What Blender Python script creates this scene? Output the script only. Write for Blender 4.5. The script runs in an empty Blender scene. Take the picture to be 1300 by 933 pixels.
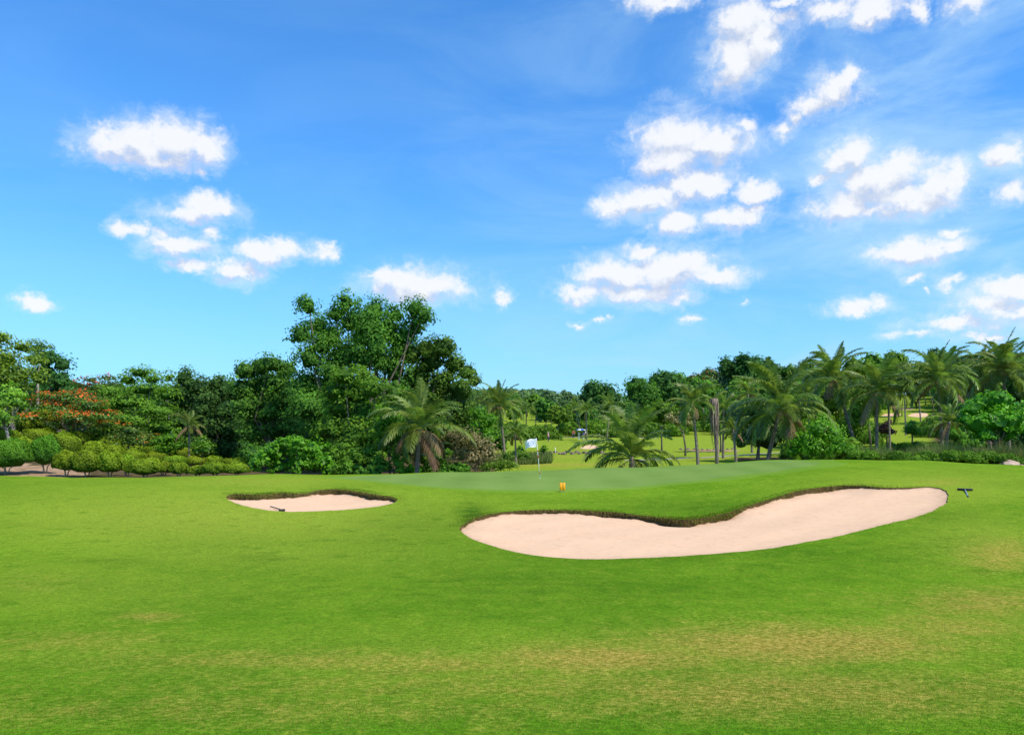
import bpy, math, random
import numpy as np
from mathutils import Vector, Matrix
from mathutils.geometry import delaunay_2d_cdt

sc = bpy.context.scene
COL = sc.collection
rng = np.random.default_rng(7)
random.seed(7)
R = math.radians
F = 1000.0          # focal length in photo pixels
HY = 550.0          # horizon row
CX = 650.0

# ------------------------------------------------------------------ helpers
def tag(o, label=None, cat=None, group=None, kind=None):
    if label: o['label'] = label
    if cat: o['category'] = cat
    if group: o['group'] = group
    if kind: o['kind'] = kind
    return o

def empty(name, loc, rz=0.0):
    o = bpy.data.objects.new(name, None); COL.objects.link(o)
    o.location = loc; o.rotation_euler = (0, 0, rz); o.empty_display_size = .2
    return o

def mesh_np(name, V, faces, k, attrs=None, smooth=False):
    """V (n,3); faces flat int array, k verts per face"""
    me = bpy.data.meshes.new(name)
    V = np.asarray(V, dtype=np.float32); faces = np.asarray(faces, dtype=np.int32).ravel()
    nf = len(faces) // k
    me.vertices.add(len(V)); me.vertices.foreach_set('co', V.ravel())
    me.loops.add(len(faces)); me.loops.foreach_set('vertex_index', faces)
    me.polygons.add(nf)
    me.polygons.foreach_set('loop_start', np.arange(0, len(faces), k, dtype=np.int32))
    me.polygons.foreach_set('use_smooth', np.full(nf, smooth))
    if attrs:
        for an, arr in attrs.items():
            a = me.attributes.new(an, 'FLOAT', 'POINT')
            a.data.foreach_set('value', np.asarray(arr, dtype=np.float32))
    me.update(calc_edges=True); me.validate()
    return me

def link(name, me, mat, parent=None):
    o = bpy.data.objects.new(name, me); COL.objects.link(o)
    if mat is not None: me.materials.append(mat) if len(me.materials) == 0 else None
    if parent is not None: o.parent = parent
    return o

class MB:
    """collects shapes into one mesh"""
    def __init__(s): s.v = []; s.f = []
    def add(s, vs, fs):
        b = len(s.v); s.v += [tuple(v) for v in vs]; s.f += [tuple(i + b for i in f) for f in fs]
    def box(s, c, d, M=None, bev=0.0):
        x, y, z = d[0]/2, d[1]/2, d[2]/2; b = min(bev, x*.9, y*.9, z*.9)
        if b <= 0:
            vs = [(sx*x, sy*y, sz*z) for sz in (-1, 1) for sx, sy in ((-1,-1),(1,-1),(1,1),(-1,1))]
            fs = [(3,2,1,0),(4,5,6,7),(0,1,5,4),(1,2,6,5),(2,3,7,6),(3,0,4,7)]
        else:
            vs = []; fs = []
            rings = [(-z, b), (-z+b, 0), (z-b, 0), (z, b)]
            for zz, i in rings:
                xx, yy = x-i, y-i; e = b if i == 0 else b*.5
                vs += [(-xx+e,-yy,zz),(xx-e,-yy,zz),(xx,-yy+e,zz),(xx,yy-e,zz),(xx-e,yy,zz),(-xx+e,yy,zz),(-xx,yy-e,zz),(-xx,-yy+e,zz)]
            for k in range(3):
                for j in range(8):
                    a = k*8+j; c2 = k*8+(j+1) % 8; fs.append((a, c2, c2+8, a+8))
            fs.append(tuple(range(7, -1, -1))); fs.append(tuple(range(24, 32)))
        out = []
        for v in vs:
            v = Vector(v)
            if M is not None: v = M @ v
            out.append(v + Vector(c))
        s.add(out, fs)
    def tube(s, pts, rads, n=7, cap=True):
        pts = [Vector(p) for p in pts]; b = len(s.v); ref = None
        for i, p in enumerate(pts):
            t = (pts[min(i+1, len(pts)-1)] - pts[max(i-1, 0)])
            if t.length < 1e-6: t = Vector((0, 0, 1))
            t.normalize()
            if ref is None: ref = Vector((1, 0, 0)) if abs(t.x) < .8 else Vector((0, 1, 0))
            a = (ref - t*ref.dot(t)).normalized(); c = t.cross(a); ref = a
            r = rads[i] if hasattr(rads, '__len__') else rads
            for k in range(n):
                an = 2*math.pi*k/n
                s.v.append(tuple(p + (a*math.cos(an) + c*math.sin(an))*r))
        for i in range(len(pts)-1):
            for k in range(n):
                k2 = (k+1) % n
                s.f.append((b+i*n+k, b+i*n+k2, b+(i+1)*n+k2, b+(i+1)*n+k))
        if cap:
            s.f.append(tuple(b+k for k in range(n-1, -1, -1)))
            s.f.append(tuple(b+(len(pts)-1)*n+k for k in range(n)))
    def build(s, name, mat, parent=None, smooth=True):
        me = bpy.data.meshes.new(name); me.from_pydata(s.v, [], s.f); me.update()
        if smooth: me.polygons.foreach_set('use_smooth', np.full(len(me.polygons), True))
        return link(name, me, mat, parent)

def copy_tree(o, parent=None):
    c = o.copy(); COL.objects.link(c)
    if parent is not None: c.parent = parent
    for ch in list(o.children): copy_tree(ch, c)
    return c

# ------------------------------------------------------------------ materials
def newmat(name):
    m = bpy.data.materials.new(name); m.use_nodes = True
    nt = m.node_tree; nt.nodes.clear()
    out = nt.nodes.new('ShaderNodeOutputMaterial')
    return m, nt, out
def N(nt, t, **kw):
    n = nt.nodes.new(t)
    for k, v in kw.items(): setattr(n, k, v)
    return n
def inp(nt, sock, v):
    if isinstance(v, bpy.types.NodeSocket): nt.links.new(v, sock)
    elif isinstance(v, (int, float)): sock.default_value = v
    else:
        v = tuple(v)
        sock.default_value = v if len(v) == len(sock.default_value) else v + (1.0,)
def math_(nt, op, a, b=0.0, c=None, clamp=False):
    n = N(nt, 'ShaderNodeMath', operation=op, use_clamp=clamp)
    inp(nt, n.inputs[0], a); inp(nt, n.inputs[1], b)
    if c is not None: inp(nt, n.inputs[2], c)
    return n.outputs[0]
def vmath(nt, op, a, b=(0, 0, 0), out=0):
    n = N(nt, 'ShaderNodeVectorMath', operation=op)
    inp(nt, n.inputs[0], a)
    if op != 'LENGTH': inp(nt, n.inputs[1], b)
    return n.outputs['Value'] if op in ('LENGTH', 'DOT_PRODUCT') else n.outputs[0]
def mixc(nt, f, a, b, blend='MIX'):
    n = N(nt, 'ShaderNodeMix', data_type='RGBA', blend_type=blend)
    inp(nt, n.inputs[0], f); inp(nt, n.inputs[6], a); inp(nt, n.inputs[7], b)
    return n.outputs[2]
def noise(nt, vec, scale, detail=4, rough=.55, dist=0.0):
    n = N(nt, 'ShaderNodeTexNoise'); nt.links.new(vec, n.inputs['Vector'])
    n.inputs['Scale'].default_value = scale; n.inputs['Detail'].default_value = detail
    n.inputs['Roughness'].default_value = rough; n.inputs['Distortion'].default_value = dist
    return n.outputs['Fac']
def smooth(nt, v, lo, hi, a=0.0, b=1.0):
    n = N(nt, 'ShaderNodeMapRange', interpolation_type='SMOOTHSTEP')
    inp(nt, n.inputs[0], v); n.inputs[1].default_value = lo; n.inputs[2].default_value = hi
    n.inputs[3].default_value = a; n.inputs[4].default_value = b
    return n.outputs[0]
def attr(nt, name): return N(nt, 'ShaderNodeAttribute', attribute_name=name).outputs['Fac']
def pos(nt): return N(nt, 'ShaderNodeNewGeometry').outputs['Position']

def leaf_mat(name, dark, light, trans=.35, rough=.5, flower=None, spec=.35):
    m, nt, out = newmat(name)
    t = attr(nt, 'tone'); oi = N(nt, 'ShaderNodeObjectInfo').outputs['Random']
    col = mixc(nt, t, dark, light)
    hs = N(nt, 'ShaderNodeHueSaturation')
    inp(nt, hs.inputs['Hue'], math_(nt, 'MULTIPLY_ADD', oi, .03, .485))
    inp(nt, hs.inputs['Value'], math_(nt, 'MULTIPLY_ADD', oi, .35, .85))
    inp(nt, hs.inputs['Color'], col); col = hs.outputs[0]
    if flower:
        col = mixc(nt, smooth(nt, t, 1.4, 1.6), col, flower)
    p = N(nt, 'ShaderNodeBsdfPrincipled'); inp(nt, p.inputs['Base Color'], col)
    p.inputs['Roughness'].default_value = rough; p.inputs['Specular IOR Level'].default_value = spec
    tr = N(nt, 'ShaderNodeBsdfTranslucent')
    inp(nt, tr.inputs['Color'], mixc(nt, .5, col, mixc(nt, 1.0, col, (1.2, 1.4, .5), 'MULTIPLY')))
    mx = N(nt, 'ShaderNodeMixShader'); mx.inputs[0].default_value = trans
    nt.links.new(p.outputs[0], mx.inputs[1]); nt.links.new(tr.outputs[0], mx.inputs[2])
    nt.links.new(mx.outputs[0], out.inputs[0])
    return m

def plain(name, col, rough=.7, nscale=0, namp=.3, metal=0.0, stretch=(1, 1, 1), bump=0.0, spec=.4):
    m, nt, out = newmat(name)
    p = N(nt, 'ShaderNodeBsdfPrincipled'); c = col
    if nscale:
        tc = N(nt, 'ShaderNodeTexCoord').outputs['Object']
        v = vmath(nt, 'MULTIPLY', tc, stretch)
        nz = noise(nt, v, nscale, 5, .6)
        c = mixc(nt, smooth(nt, nz, .3, .7), tuple(k*(1-namp) for k in col), tuple(min(1, k*(1+namp)) for k in col))
        if bump:
            b = N(nt, 'ShaderNodeBump'); b.inputs['Strength'].default_value = bump; b.inputs['Distance'].default_value = .02
            nt.links.new(nz, b.inputs['Height']); nt.links.new(b.outputs[0], p.inputs['Normal'])
    inp(nt, p.inputs['Base Color'], c)
    p.inputs['Roughness'].default_value = rough; p.inputs['Metallic'].default_value = metal
    p.inputs['Specular IOR Level'].default_value = spec
    nt.links.new(p.outputs[0], out.inputs[0])
    return m

def grass_mat(name, kind):
    m, nt, out = newmat(name)
    P = pos(nt)
    dry = attr(nt, 'dry'); yel = attr(nt, 'yel'); soil = attr(nt, 'soil'); dk = attr(nt, 'dark')
    n1 = noise(nt, P, .22, 5, .6); n2 = noise(nt, P, 1.3, 6, .65); n3 = noise(nt, P, 14, 4, .7); n4 = noise(nt, P, 55, 3, .7)
    nm = noise(nt, vmath(nt, 'MULTIPLY', P, (1, .6, 1)), 3.2, 6, .72)
    if kind == 'lawn':
        g = mixc(nt, smooth(nt, n1, .38, .62), (.094, .214, .010), (.138, .266, .014))
        g = mixc(nt, math_(nt, 'MULTIPLY', yel, smooth(nt, n2, .2, .75, .55, 1.0)), g, (.262, .318, .036))
        g = mixc(nt, math_(nt, 'MULTIPLY', smooth(nt, nm, .42, .74), .6), g, (.225, .310, .026))
        g = mixc(nt, math_(nt, 'MULTIPLY', smooth(nt, n2, .52, .70), .6), g, (.068, .180, .009))
        g = mixc(nt, math_(nt, 'MULTIPLY', dk, smooth(nt, n2, .3, .6, .45, .95)), g, (.032, .095, .008))
        dn = math_(nt, 'ADD', dry, math_(nt, 'MULTIPLY', math_(nt, 'SUBTRACT', nm, .5), 1.1))
        dn = math_(nt, 'ADD', dn, math_(nt, 'MULTIPLY', math_(nt, 'SUBTRACT', n3, .5), .9))
        dcol = mixc(nt, smooth(nt, n3, .35, .65), (.29, .225, .030), (.44, .31, .075))
        g = mixc(nt, math_(nt, 'MULTIPLY', smooth(nt, dn, .15, 1.15), .85), g, dcol)
        sn = math_(nt, 'ADD', soil, math_(nt, 'MULTIPLY', math_(nt, 'SUBTRACT', n2, .5), .5))
        scol = mixc(nt, smooth(nt, n2, .35, .65), (.25, .155, .09), (.44, .29, .18))
        g = mixc(nt, smooth(nt, sn, .4, .6), g, scol)
        g = mixc(nt, smooth(nt, attr(nt, 'shade_litter'), .4, .6), g, mixc(nt, smooth(nt, n2, .35, .65), (.060, .050, .022), (.150, .105, .055)))
        amp = .5; bs = 1.0
    elif kind == 'green':
        g = mixc(nt, smooth(nt, n1, .3, .7), (.135, .225, .046), (.165, .258, .056))
        w = N(nt, 'ShaderNodeTexWave'); w.inputs['Scale'].default_value = .11; w.inputs['Distortion'].default_value = .6
        rot = vmath(nt, 'MULTIPLY', P, (1, .35, 0)); nt.links.new(rot, w.inputs['Vector'])
        g = mixc(nt, math_(nt, 'MULTIPLY', w.outputs['Fac'], .35), g, (.205, .295, .072))
        g = mixc(nt, math_(nt, 'MULTIPLY', smooth(nt, nm, .5, .75), .3), g, (.20, .31, .11))
        amp = .1; bs = .15
    else:
        g = mixc(nt, smooth(nt, n1, .3, .7), (.130, .240, .025), (.170, .280, .038))
        amp = .15; bs = .25
    fine = math_(nt, 'ADD', math_(nt, 'MULTIPLY', n3, .5), math_(nt, 'MULTIPLY', n4, .5))
    g = mixc(nt, 1.0, g, N_rgbval(nt, smooth(nt, fine, .3, .7, 1-amp, 1+amp)), 'MULTIPLY')
    p = N(nt, 'ShaderNodeBsdfPrincipled'); inp(nt, p.inputs['Base Color'], g)
    p.inputs['Roughness'].default_value = .9; p.inputs['Specular IOR Level'].default_value = .0
    b = N(nt, 'ShaderNodeBump'); b.inputs['Strength'].default_value = bs; b.inputs['Distance'].default_value = .03
    nt.links.new(fine, b.inputs['Height'])
    b2 = N(nt, 'ShaderNodeBump'); b2.inputs['Strength'].default_value = bs*.6; b2.inputs['Distance'].default_value = .12
    nt.links.new(n2, b2.inputs['Height']); nt.links.new(b2.outputs[0], b.inputs['Normal'])
    nt.links.new(b.outputs[0], p.inputs['Normal'])
    nt.links.new(p.outputs[0], out.inputs[0])
    return m
def N_rgbval(nt, v):
    n = N(nt, 'ShaderNodeCombineColor'); [nt.links.new(v, n.inputs[i]) for i in range(3)]
    return n.outputs[0]

def sand_mat(name):
    m, nt, out = newmat(name); P = pos(nt)
    n1 = noise(nt, P, .5, 5, .6, .8); n2 = noise(nt, P, 3.2, 6, .65); n3 = noise(nt, P, 40, 4, .7)
    g = mixc(nt, smooth(nt, n1, .3, .7), (.70, .455, .285), (.73, .48, .305))
    g = mixc(nt, math_(nt, 'MULTIPLY', smooth(nt, n2, .54, .70), .5), g, (.52, .335, .205))
    g = mixc(nt, math_(nt, 'MULTIPLY', smooth(nt, n3, .6, .75), .25), g, (.36, .24, .17))
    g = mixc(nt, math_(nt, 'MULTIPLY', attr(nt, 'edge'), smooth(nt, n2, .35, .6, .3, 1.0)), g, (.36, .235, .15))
    # raked grooves, broken up by soft footprints
    w = N(nt, 'ShaderNodeTexWave'); w.inputs['Scale'].default_value = 3.0; w.inputs['Distortion'].default_value = 9.0
    w.inputs['Detail'].default_value = 2; w.inputs['Detail Scale'].default_value = .35
    nt.links.new(vmath(nt, 'MULTIPLY', P, (.35, 1, 0)), w.inputs['Vector'])
    h = math_(nt, 'ADD', math_(nt, 'MULTIPLY', n2, .9), math_(nt, 'MULTIPLY', w.outputs['Fac'], .04))
    h = math_(nt, 'ADD', h, math_(nt, 'MULTIPLY', n3, .15))
    p = N(nt, 'ShaderNodeBsdfPrincipled'); inp(nt, p.inputs['Base Color'], g)
    p.inputs['Roughness'].default_value = .95; p.inputs['Specular IOR Level'].default_value = .0
    b = N(nt, 'ShaderNodeBump'); b.inputs['Strength'].default_value = .7; b.inputs['Distance'].default_value = .035
    nt.links.new(h, b.inputs['Height']); nt.links.new(b.outputs[0], p.inputs['Normal'])
    nt.links.new(p.outputs[0], out.inputs[0]); return m

M = {}
M['lawn'] = grass_mat('lawn_grass', 'lawn'); M['green'] = grass_mat('green_grass', 'green'); M['fringe'] = grass_mat('collar_grass', 'fringe')
M['sand'] = sand_mat('bunker_sand'); 
M['lip'] = plain('lip_thatch', (.13, .095, .035), .95, 9, .6, stretch=(1, 1, .25), bump=.9, spec=.1)
M['path'] = plain('path_concrete', (.30, .26, .22), .9, .4, .15)
M['blade'] = leaf_mat('grass_blades', (.075, .20, .012), (.19, .31, .03), .35, .7, (.38, .29, .07), .0)
M['thatch'] = leaf_mat('thatch_blades', (.14, .10, .045), (.34, .25, .10), .2, .8, None, .05)
M['reed'] = leaf_mat('reed_leaves', (.060, .115, .022), (.26, .31, .08), .35, .6, (.34, .26, .12), .2)
M['dark'] = leaf_mat('leaf_dark', (.036, .105, .014), (.165, .350, .036), .42, .6, None, .15)
M['deep'] = leaf_mat('leaf_deep', (.028, .082, .018), (.120, .265, .044), .40, .6, None, .15)
M['mid'] = leaf_mat('leaf_mid', (.055, .140, .014), (.225, .420, .034), .44, .6, None, .15)
M['bright'] = leaf_mat('leaf_bright', (.060, .190, .010), (.200, .450, .018), .45, .45, None, .25)
M['yellow'] = leaf_mat('leaf_yellow', (.080, .190, .014), (.300, .500, .035), .42, .45)
M['topiary'] = leaf_mat('leaf_topiary', (.035, .085, .006), (.290, .410, .020), .32, .6, None, .12)
M['topiary_dark'] = leaf_mat('leaf_topiary_dark', (.025, .075, .008), (.150, .320, .020), .32, .6, None, .12)
M['flame'] = leaf_mat('leaf_flame', (.045, .110, .012), (.190, .300, .028), .38, .45, (.75, .17, .02))
M['flamered'] = leaf_mat('leaf_flame_red', (.035, .090, .012), (.130, .240, .028), .38, .45, (.75, .10, .05))
M['rust'] = leaf_mat('leaf_rust', (.13, .14, .03), (.45, .36, .16), .35, .6)
M['hazeleaf'] = leaf_mat('leaf_haze', (.060, .115, .055), (.180, .285, .105), .3, .7, None, .1)  # aerial haze painted in as a bluer leaf colour
M['purple'] = leaf_mat('leaf_purple', (.045, .022, .018), (.13, .06, .045), .3, .5)
M['palm'] = leaf_mat('palm_leaf', (.050, .110, .014), (.310, .410, .075), .38, .4, (.42, .30, .05), .35)
M['palmdry'] = leaf_mat('palm_dry', (.13, .075, .035), (.33, .22, .11), .25, .7)
M['bark'] = plain('bark', (.15, .12, .09), .95, 3, .4, stretch=(1, 1, .25), bump=.8)
M['palebark'] = plain('pale_bark', (.30, .27, .22), .9, 3, .3, stretch=(1, 1, .25), bump=.6)
M['palmbark'] = plain('palm_bark', (.20, .165, .13), .95, 5, .35, stretch=(.4, .4, 2.2), bump=.9)
M['deadbark'] = plain('dead_thatch', (.25, .185, .145), .95, 6, .5, stretch=(2.5, 2.5, .3), bump=1.0)
M['rock'] = plain('rock', (.20, .145, .11), .95, 2.5, .45, bump=1.0)
M['palerock'] = plain('pale_rock', (.42, .30, .22), .95, 2.5, .3, bump=1.0)
M['white'] = plain('white_paint', (.80, .80, .79), .45, 3, .04)
M['flagcloth'] = plain('flag_cloth', (.80, .82, .85), .8, 4, .04)
M['logo'] = plain('logo_blue', (.28, .38, .68), .8)
M['red'] = plain('red_paint', (.55, .05, .03), .5, 4, .1)
M['orange'] = plain('orange_paint', (.95, .38, .005), .5, 6, .08)
M['black'] = plain('black_rubber', (.02, .02, .022), .55, 6, .2)
M['steel'] = plain('brushed_metal', (.55, .56, .58), .35, 8, .1, .8)
M['umbrella'] = plain('umbrella_blue', (.03, .10, .55), .7, 2, .1)
M['coconut'] = plain('coconut', (.33, .20, .04), .6, 6, .3)
M['glass'] = plain('clear_screen', (.35, .42, .45), .1)

# ------------------------------------------------------------------ terrain
TPX = np.array([-350, -100, 0, 150, 300, 450, 650, 850, 1000, 1150, 1300, 1650], float)
near = {3: -1.9, 6: -2.25, 9: -2.64, 14: -3.05, 18: -3.29}
rows = {
 22: [704,704,705,706,706,707,707,706,700,694,690,690],
 26: [676,676,678,680,681,682,682,681,675,668,664,664],
 30: [652,654,657,660,662,663,663,662,652,647,644,644],
 34: [632,634,637,641,642,644,646,645,633,627,624,624],
 38: [618,620,624,627,628,629,631,633,616,613,610,611],
 44: [606,608,612,614,612,612,612,612,600,599,602,604],
 50: [602,604,609,609,604,605,604,600,588,589,596,600],
 56: [600,602,607,608,602,602,597,591,581,583,590,596],
 60: [590,592,599,606,604,606,602,598,592,592,597,600],
 65: [575,580,588,603,603,608,606,602,598,596,599,600],
 75: [553,560,572,594,601,606,597,594,593,590,592,592],
 90: [530,536,548,575,594,600,584,583,583,578,580,580],
 110: [515,520,530,560,578,585,575,575,575,565,566,566],
 145: [510,512,520,545,560,565,560,562,563,552,552,552],
 200: [505,505,510,530,545,552,549,549,549,540,538,538],
 260: [505,505,505,520,535,545,541,540,538,526,522,522],
 350: [505,505,505,515,525,540,536,530,520,512,505,505],
 500: [508,508,508,515,525,530,528,522,508,500,495,495],
 700: [515,515,515,515,520,520,506,522,512,510,508,508],
 1200: [533,533,533,533,533,533,533,533,533,533,533,533],
 5000: [549]*12}
TY = np.array(sorted(list(near) + list(rows)), float)
TZ = np.array([[near[int(y)]]*12 if int(y) in near else [(HY - v)/F*y for v in rows[int(y)]] for y in TY])
LU = np.linspace(-1.0, 1.0, 321); LY = np.linspace(math.log(3), math.log(5000), 520)
G = np.zeros((len(LY), len(LU)))
tmp = np.array([np.interp(LU*F + CX, TPX, r) for r in TZ])
# monotone cubic through depth, column by column
def pchip(x, y, xi):
    h = np.diff(x); d = np.diff(y, axis=0)/h[:, None]
    m = np.zeros_like(y); m[1:-1] = np.where(d[:-1]*d[1:] > 0, 2*d[:-1]*d[1:]/(d[:-1]+d[1:]+1e-12), 0); m[0] = d[0]; m[-1] = d[-1]
    k = np.clip(np.searchsorted(x, xi) - 1, 0, len(x)-2); t = ((xi - x[k])/h[k])[:, None]; hh = h[k][:, None]
    return ((2*t**3-3*t**2+1)*y[k] + (t**3-2*t**2+t)*hh*m[k] + (-2*t**3+3*t**2)*y[k+1] + (t**3-t**2)*hh*m[k+1])
G = pchip(TY, tmp, np.exp(LY))
def gsm(a, s, ax):
    r = int(3*s); k = np.exp(-.5*(np.arange(-r, r+1)/s)**2); k /= k.sum()
    pad = [(0, 0), (0, 0)]; pad[ax] = (r, r); b = np.pad(a, pad, mode='edge')
    return np.apply_along_axis(lambda v: np.convolve(v, k, 'valid'), ax, b)
G = gsm(G, 9, 1); G = gsm(G, 1.6, 0)
def hz(x, y):
    x = np.asarray(x, float); y = np.asarray(y, float); yy = np.maximum(y, 3.0)
    u = np.clip(x/yy, -1, 1); fu = (u + 1)/2*(len(LU)-1); fy = (np.log(np.minimum(yy, 4999)) - LY[0])/(LY[-1]-LY[0])*(len(LY)-1)
    i = np.clip(fu.astype(int), 0, len(LU)-2); j = np.clip(fy.astype(int), 0, len(LY)-2)
    a = fu - i; b = fy - j
    z = (G[j, i]*(1-a) + G[j, i+1]*a)*(1-b) + (G[j+1, i]*(1-a) + G[j+1, i+1]*a)*b
    w = np.clip((yy-4)/10, 0, 1)
    z = z + w*(.035*np.sin(x*.55+1.3)*np.sin(y*.43+.4) + .02*np.sin(x*1.1+y*.7))
    return z
def at(px, Y): 
    x = (px - CX)/F*Y; return Vector((x, Y, float(hz(x, Y))))
def unproj(px, py, y0=5.0, y1=900.0):
    Ys = np.exp(np.linspace(math.log(y0), math.log(y1), 5000))
    x = (px-CX)/F*Ys; zz = hz(x, Ys); pr = HY - zz/Ys*F
    k = np.argmax(pr <= py)
    if pr[k] > py: k = int(np.argmin(pr))
    return Vector((x[k], Ys[k], zz[k]))

def catmull(pts, step):
    P = np.array(pts, float); n = len(P); out = []
    for i in range(n):
        p0, p1, p2, p3 = P[i-1], P[i], P[(i+1) % n], P[(i+2) % n]
        m = max(2, int(np.linalg.norm(p2-p1)/step))
        for k in range(m):
            t = k/m
            out.append(.5*((2*p1) + (-p0+p2)*t + (2*p0-5*p1+4*p2-p3)*t*t + (-p0+3*p1-3*p2+p3)*t**3))
    return np.array(out)
def loop(pts, step, jit=0.0, y0=5.0):
    w = []
    for p in pts:
        if p[0] == 'w': x = (p[1]-CX)/F*p[2]; w.append((x, p[2]))
        else:
            q = unproj(p[0], p[1], y0); w.append((q.x, q.y))
    L = catmull(w, step)
    if jit:
        s = np.arange(len(L)); a = rng.uniform(0, 6, 6)
        for c in (0, 1):
            L[:, c] += jit*(np.sin(s*2*math.pi*23/len(L)+a[c])*.5 + np.sin(s*2*math.pi*61/len(L)+a[c+2])*.35 + rng.normal(0, .25, len(L)))
    return L
loops = {}
loops['big'] = loop([(584,672),(590,664),(605,657),(630,651),(660,648),(700,647),(740,648),(780,650),(815,654),(850,658),(875,659),(905,655),(935,647),(965,637),(1000,626),(1030,620),(1060,617),(1090,616),(1120,618.5),(1150,619),(1180,618),(1198,621),(1204,631),
 (1198,641),(1180,650),(1140,662),(1090,674),(1040,685),(990,694),(930,701),(860,706),(790,709),(730,709),(680,705),(640,697),(610,688),(592,680)], .14, .035)
loops['small'] = loop([(287,631),(298,627),(330,628),(355,626),(385,626),(405,622),(430,621),(455,624),(480,628),(500,631),(504,636),(490,641),(460,645),(420,648),(370,649.5),(330,646),(300,639)], .14, .035)
loops['fringe'] = loop([(414,606.5),(450,610),(500,615),(560,620.5),(620,624),(690,625),(760,623),(830,619),(900,612),(960,605),(1010,599),(1050,594),(1072,590),(1076,587.5),(1060,585),(1035,583.5),
 ('w',990,55.3),('w',900,55.8),('w',800,56),('w',700,56.3),('w',600,55.6),('w',520,54),('w',450,51.5),('w',420,50)], .5, .0, 30)
loops['green'] = loop([(432,606.3),(480,611),(550,617.5),(620,621),(690,622),(760,620),(830,615.5),(900,608.5),(960,601),(1000,596),(1030,591.5),(1042,588),(1032,585.8),(1010,585),
 ('w',975,54),('w',900,54.6),('w',800,54.9),('w',700,55.2),('w',600,54.5),('w',520,52.8),('w',450,50.4)], .5, .0, 30)
loops['far_a'] = loop([(737,569),(741,566.5),(748,564.5),(755,565.5),(759,568),(753,569.5),(745,570)], .8, .1, 80)
loops['far_b'] = loop([(1153,528),(1160,524.5),(1172,524),(1178,526),(1176,529),(1164,529.5)], 1.0, .2, 120)
loops['far_c'] = loop([(1119,527.5),(1126,525),(1138,524.5),(1144,526.5),(1138,528.3),(1126,528.8)], 1.0, .2, 120)
# cart path: strips on the land beyond the green
def ribbon(cs, w, step, y0):
    C = [unproj(a, b, y0) for a, b in cs]; C = [(c.x, c.y) for c in C]
    L = []; Rr = []
    for i, c in enumerate(C):
        a = np.array(C[max(i-1, 0)]); b = np.array(C[min(i+1, len(C)-1)]); d = (b-a)/np.linalg.norm(b-a); n = np.array((-d[1], d[0]))
        L.append(tuple(np.array(c)+n*w/2)); Rr.append(tuple(np.array(c)-n*w/2))
    return catmull(L + Rr[::-1], step)
loops['path'] = ribbon([(800,584),(860,582),(905,580),(950,577),(1000,574),(1030,571)], 1.6, 2.0, 62)
loops['path_far'] = ribbon([(655,556),(700,555.5),(745,555),(790,555.5),(830,556.5)], 3.0, 3.0, 100)

pts = []
for Y in np.exp(np.linspace(math.log(3), math.log(1100), 236)):
    U = np.arange(-1.0, 1.0001, .0085) + rng.uniform(-.0015, .0015)
    pts.append(np.stack([U*Y, np.full_like(U, Y)*(1+rng.uniform(-.002, .002, len(U)))], 1))
pts = np.concatenate(pts)
# extra points in and near the bunkers
for k, sp in (('big', .22), ('small', .22)):
    L = loops[k]; a = L.min(0)-1.2; b = L.max(0)+1.2
    gx, gy = np.meshgrid(np.arange(a[0], b[0], sp), np.arange(a[1], b[1], sp)); q = np.stack([gx.ravel(), gy.ravel()], 1)
    keep = (pts[:, 0] < a[0]) | (pts[:, 0] > b[0]) | (pts[:, 1] < a[1]) | (pts[:, 1] > b[1])
    pts = np.concatenate([pts[keep], q + rng.uniform(-.04, .04, q.shape)])
# surroundings, coarse
oth = [(x, y) for y in (-300, -100, -40, -15, -6, -2, .5) for x in (-600, -200, -80, -30, -12, -5, 0, 5, 12, 30, 80, 200, 600)]
oth += [(s*X, Y) for s in (-1, 1) for X, Y in ((6, 3), (60, 20), (200, 60), (600, 200), (1800, 600), (4500, -600), (4500, 2500), (4500, 4800))]
oth += [(x, y) for x in (-3000, -1500, 0, 1500, 3000) for y in (1600, 2600, 4800)] + [(-4500, -4500), (4500, -4500), (0, -3000)]
pts = np.concatenate([pts, np.array(oth, float)])
mind = {'big': .09, 'small': .09, 'fringe': .2, 'green': .2, 'far_a': .4, 'far_b': .6, 'far_c': .6, 'path': .5, 'path_far': .8}
for k, L in loops.items():
    a = L.min(0)-1; b = L.max(0)+1
    c = np.where((pts[:, 0] > a[0]) & (pts[:, 0] < b[0]) & (pts[:, 1] > a[1]) & (pts[:, 1] < b[1]))[0]
    d = np.sqrt(((pts[c][:, None] - L[None])**2).sum(2)).min(1)
    pts = np.delete(pts, c[d < mind[k]], axis=0)
vl = [tuple(p) for p in pts]; el = []
for k, L in loops.items():
    b = len(vl); vl += [tuple(p) for p in L]; el += [(b+i, b+(i+1) % len(L)) for i in range(len(L))]
res = delaunay_2d_cdt([Vector(v) for v in vl], el, [], 0, 1e-5, False)
V2 = np.array([(v[0], v[1]) for v in res[0]]); FA = np.array([f[:] for f in res[2]], int)
def inpoly(P, L):
    a = L.min(0); b = L.max(0); r = np.zeros(len(P), bool)
    c = np.where((P[:, 0] > a[0]) & (P[:, 0] < b[0]) & (P[:, 1] > a[1]) & (P[:, 1] < b[1]))[0]
    if len(c) == 0: return r
    x, y = P[c, 0], P[c, 1]; ins = np.zeros(len(c), bool); x1, y1 = L[-1]
    for x2, y2 in L:
        cond = ((y1 > y) != (y2 > y)); ins ^= cond & (x < (x2-x1)*(y-y1)/((y2-y1) if y2 != y1 else 1e-12)+x1); x1, y1 = x2, y2
    r[c] = ins; return r
cen = V2[FA].mean(1)
reg = np.zeros(len(FA), int); order = ['fringe', 'green', 'big', 'small', 'far_a', 'far_b', 'far_c', 'path', 'path_far']
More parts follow.
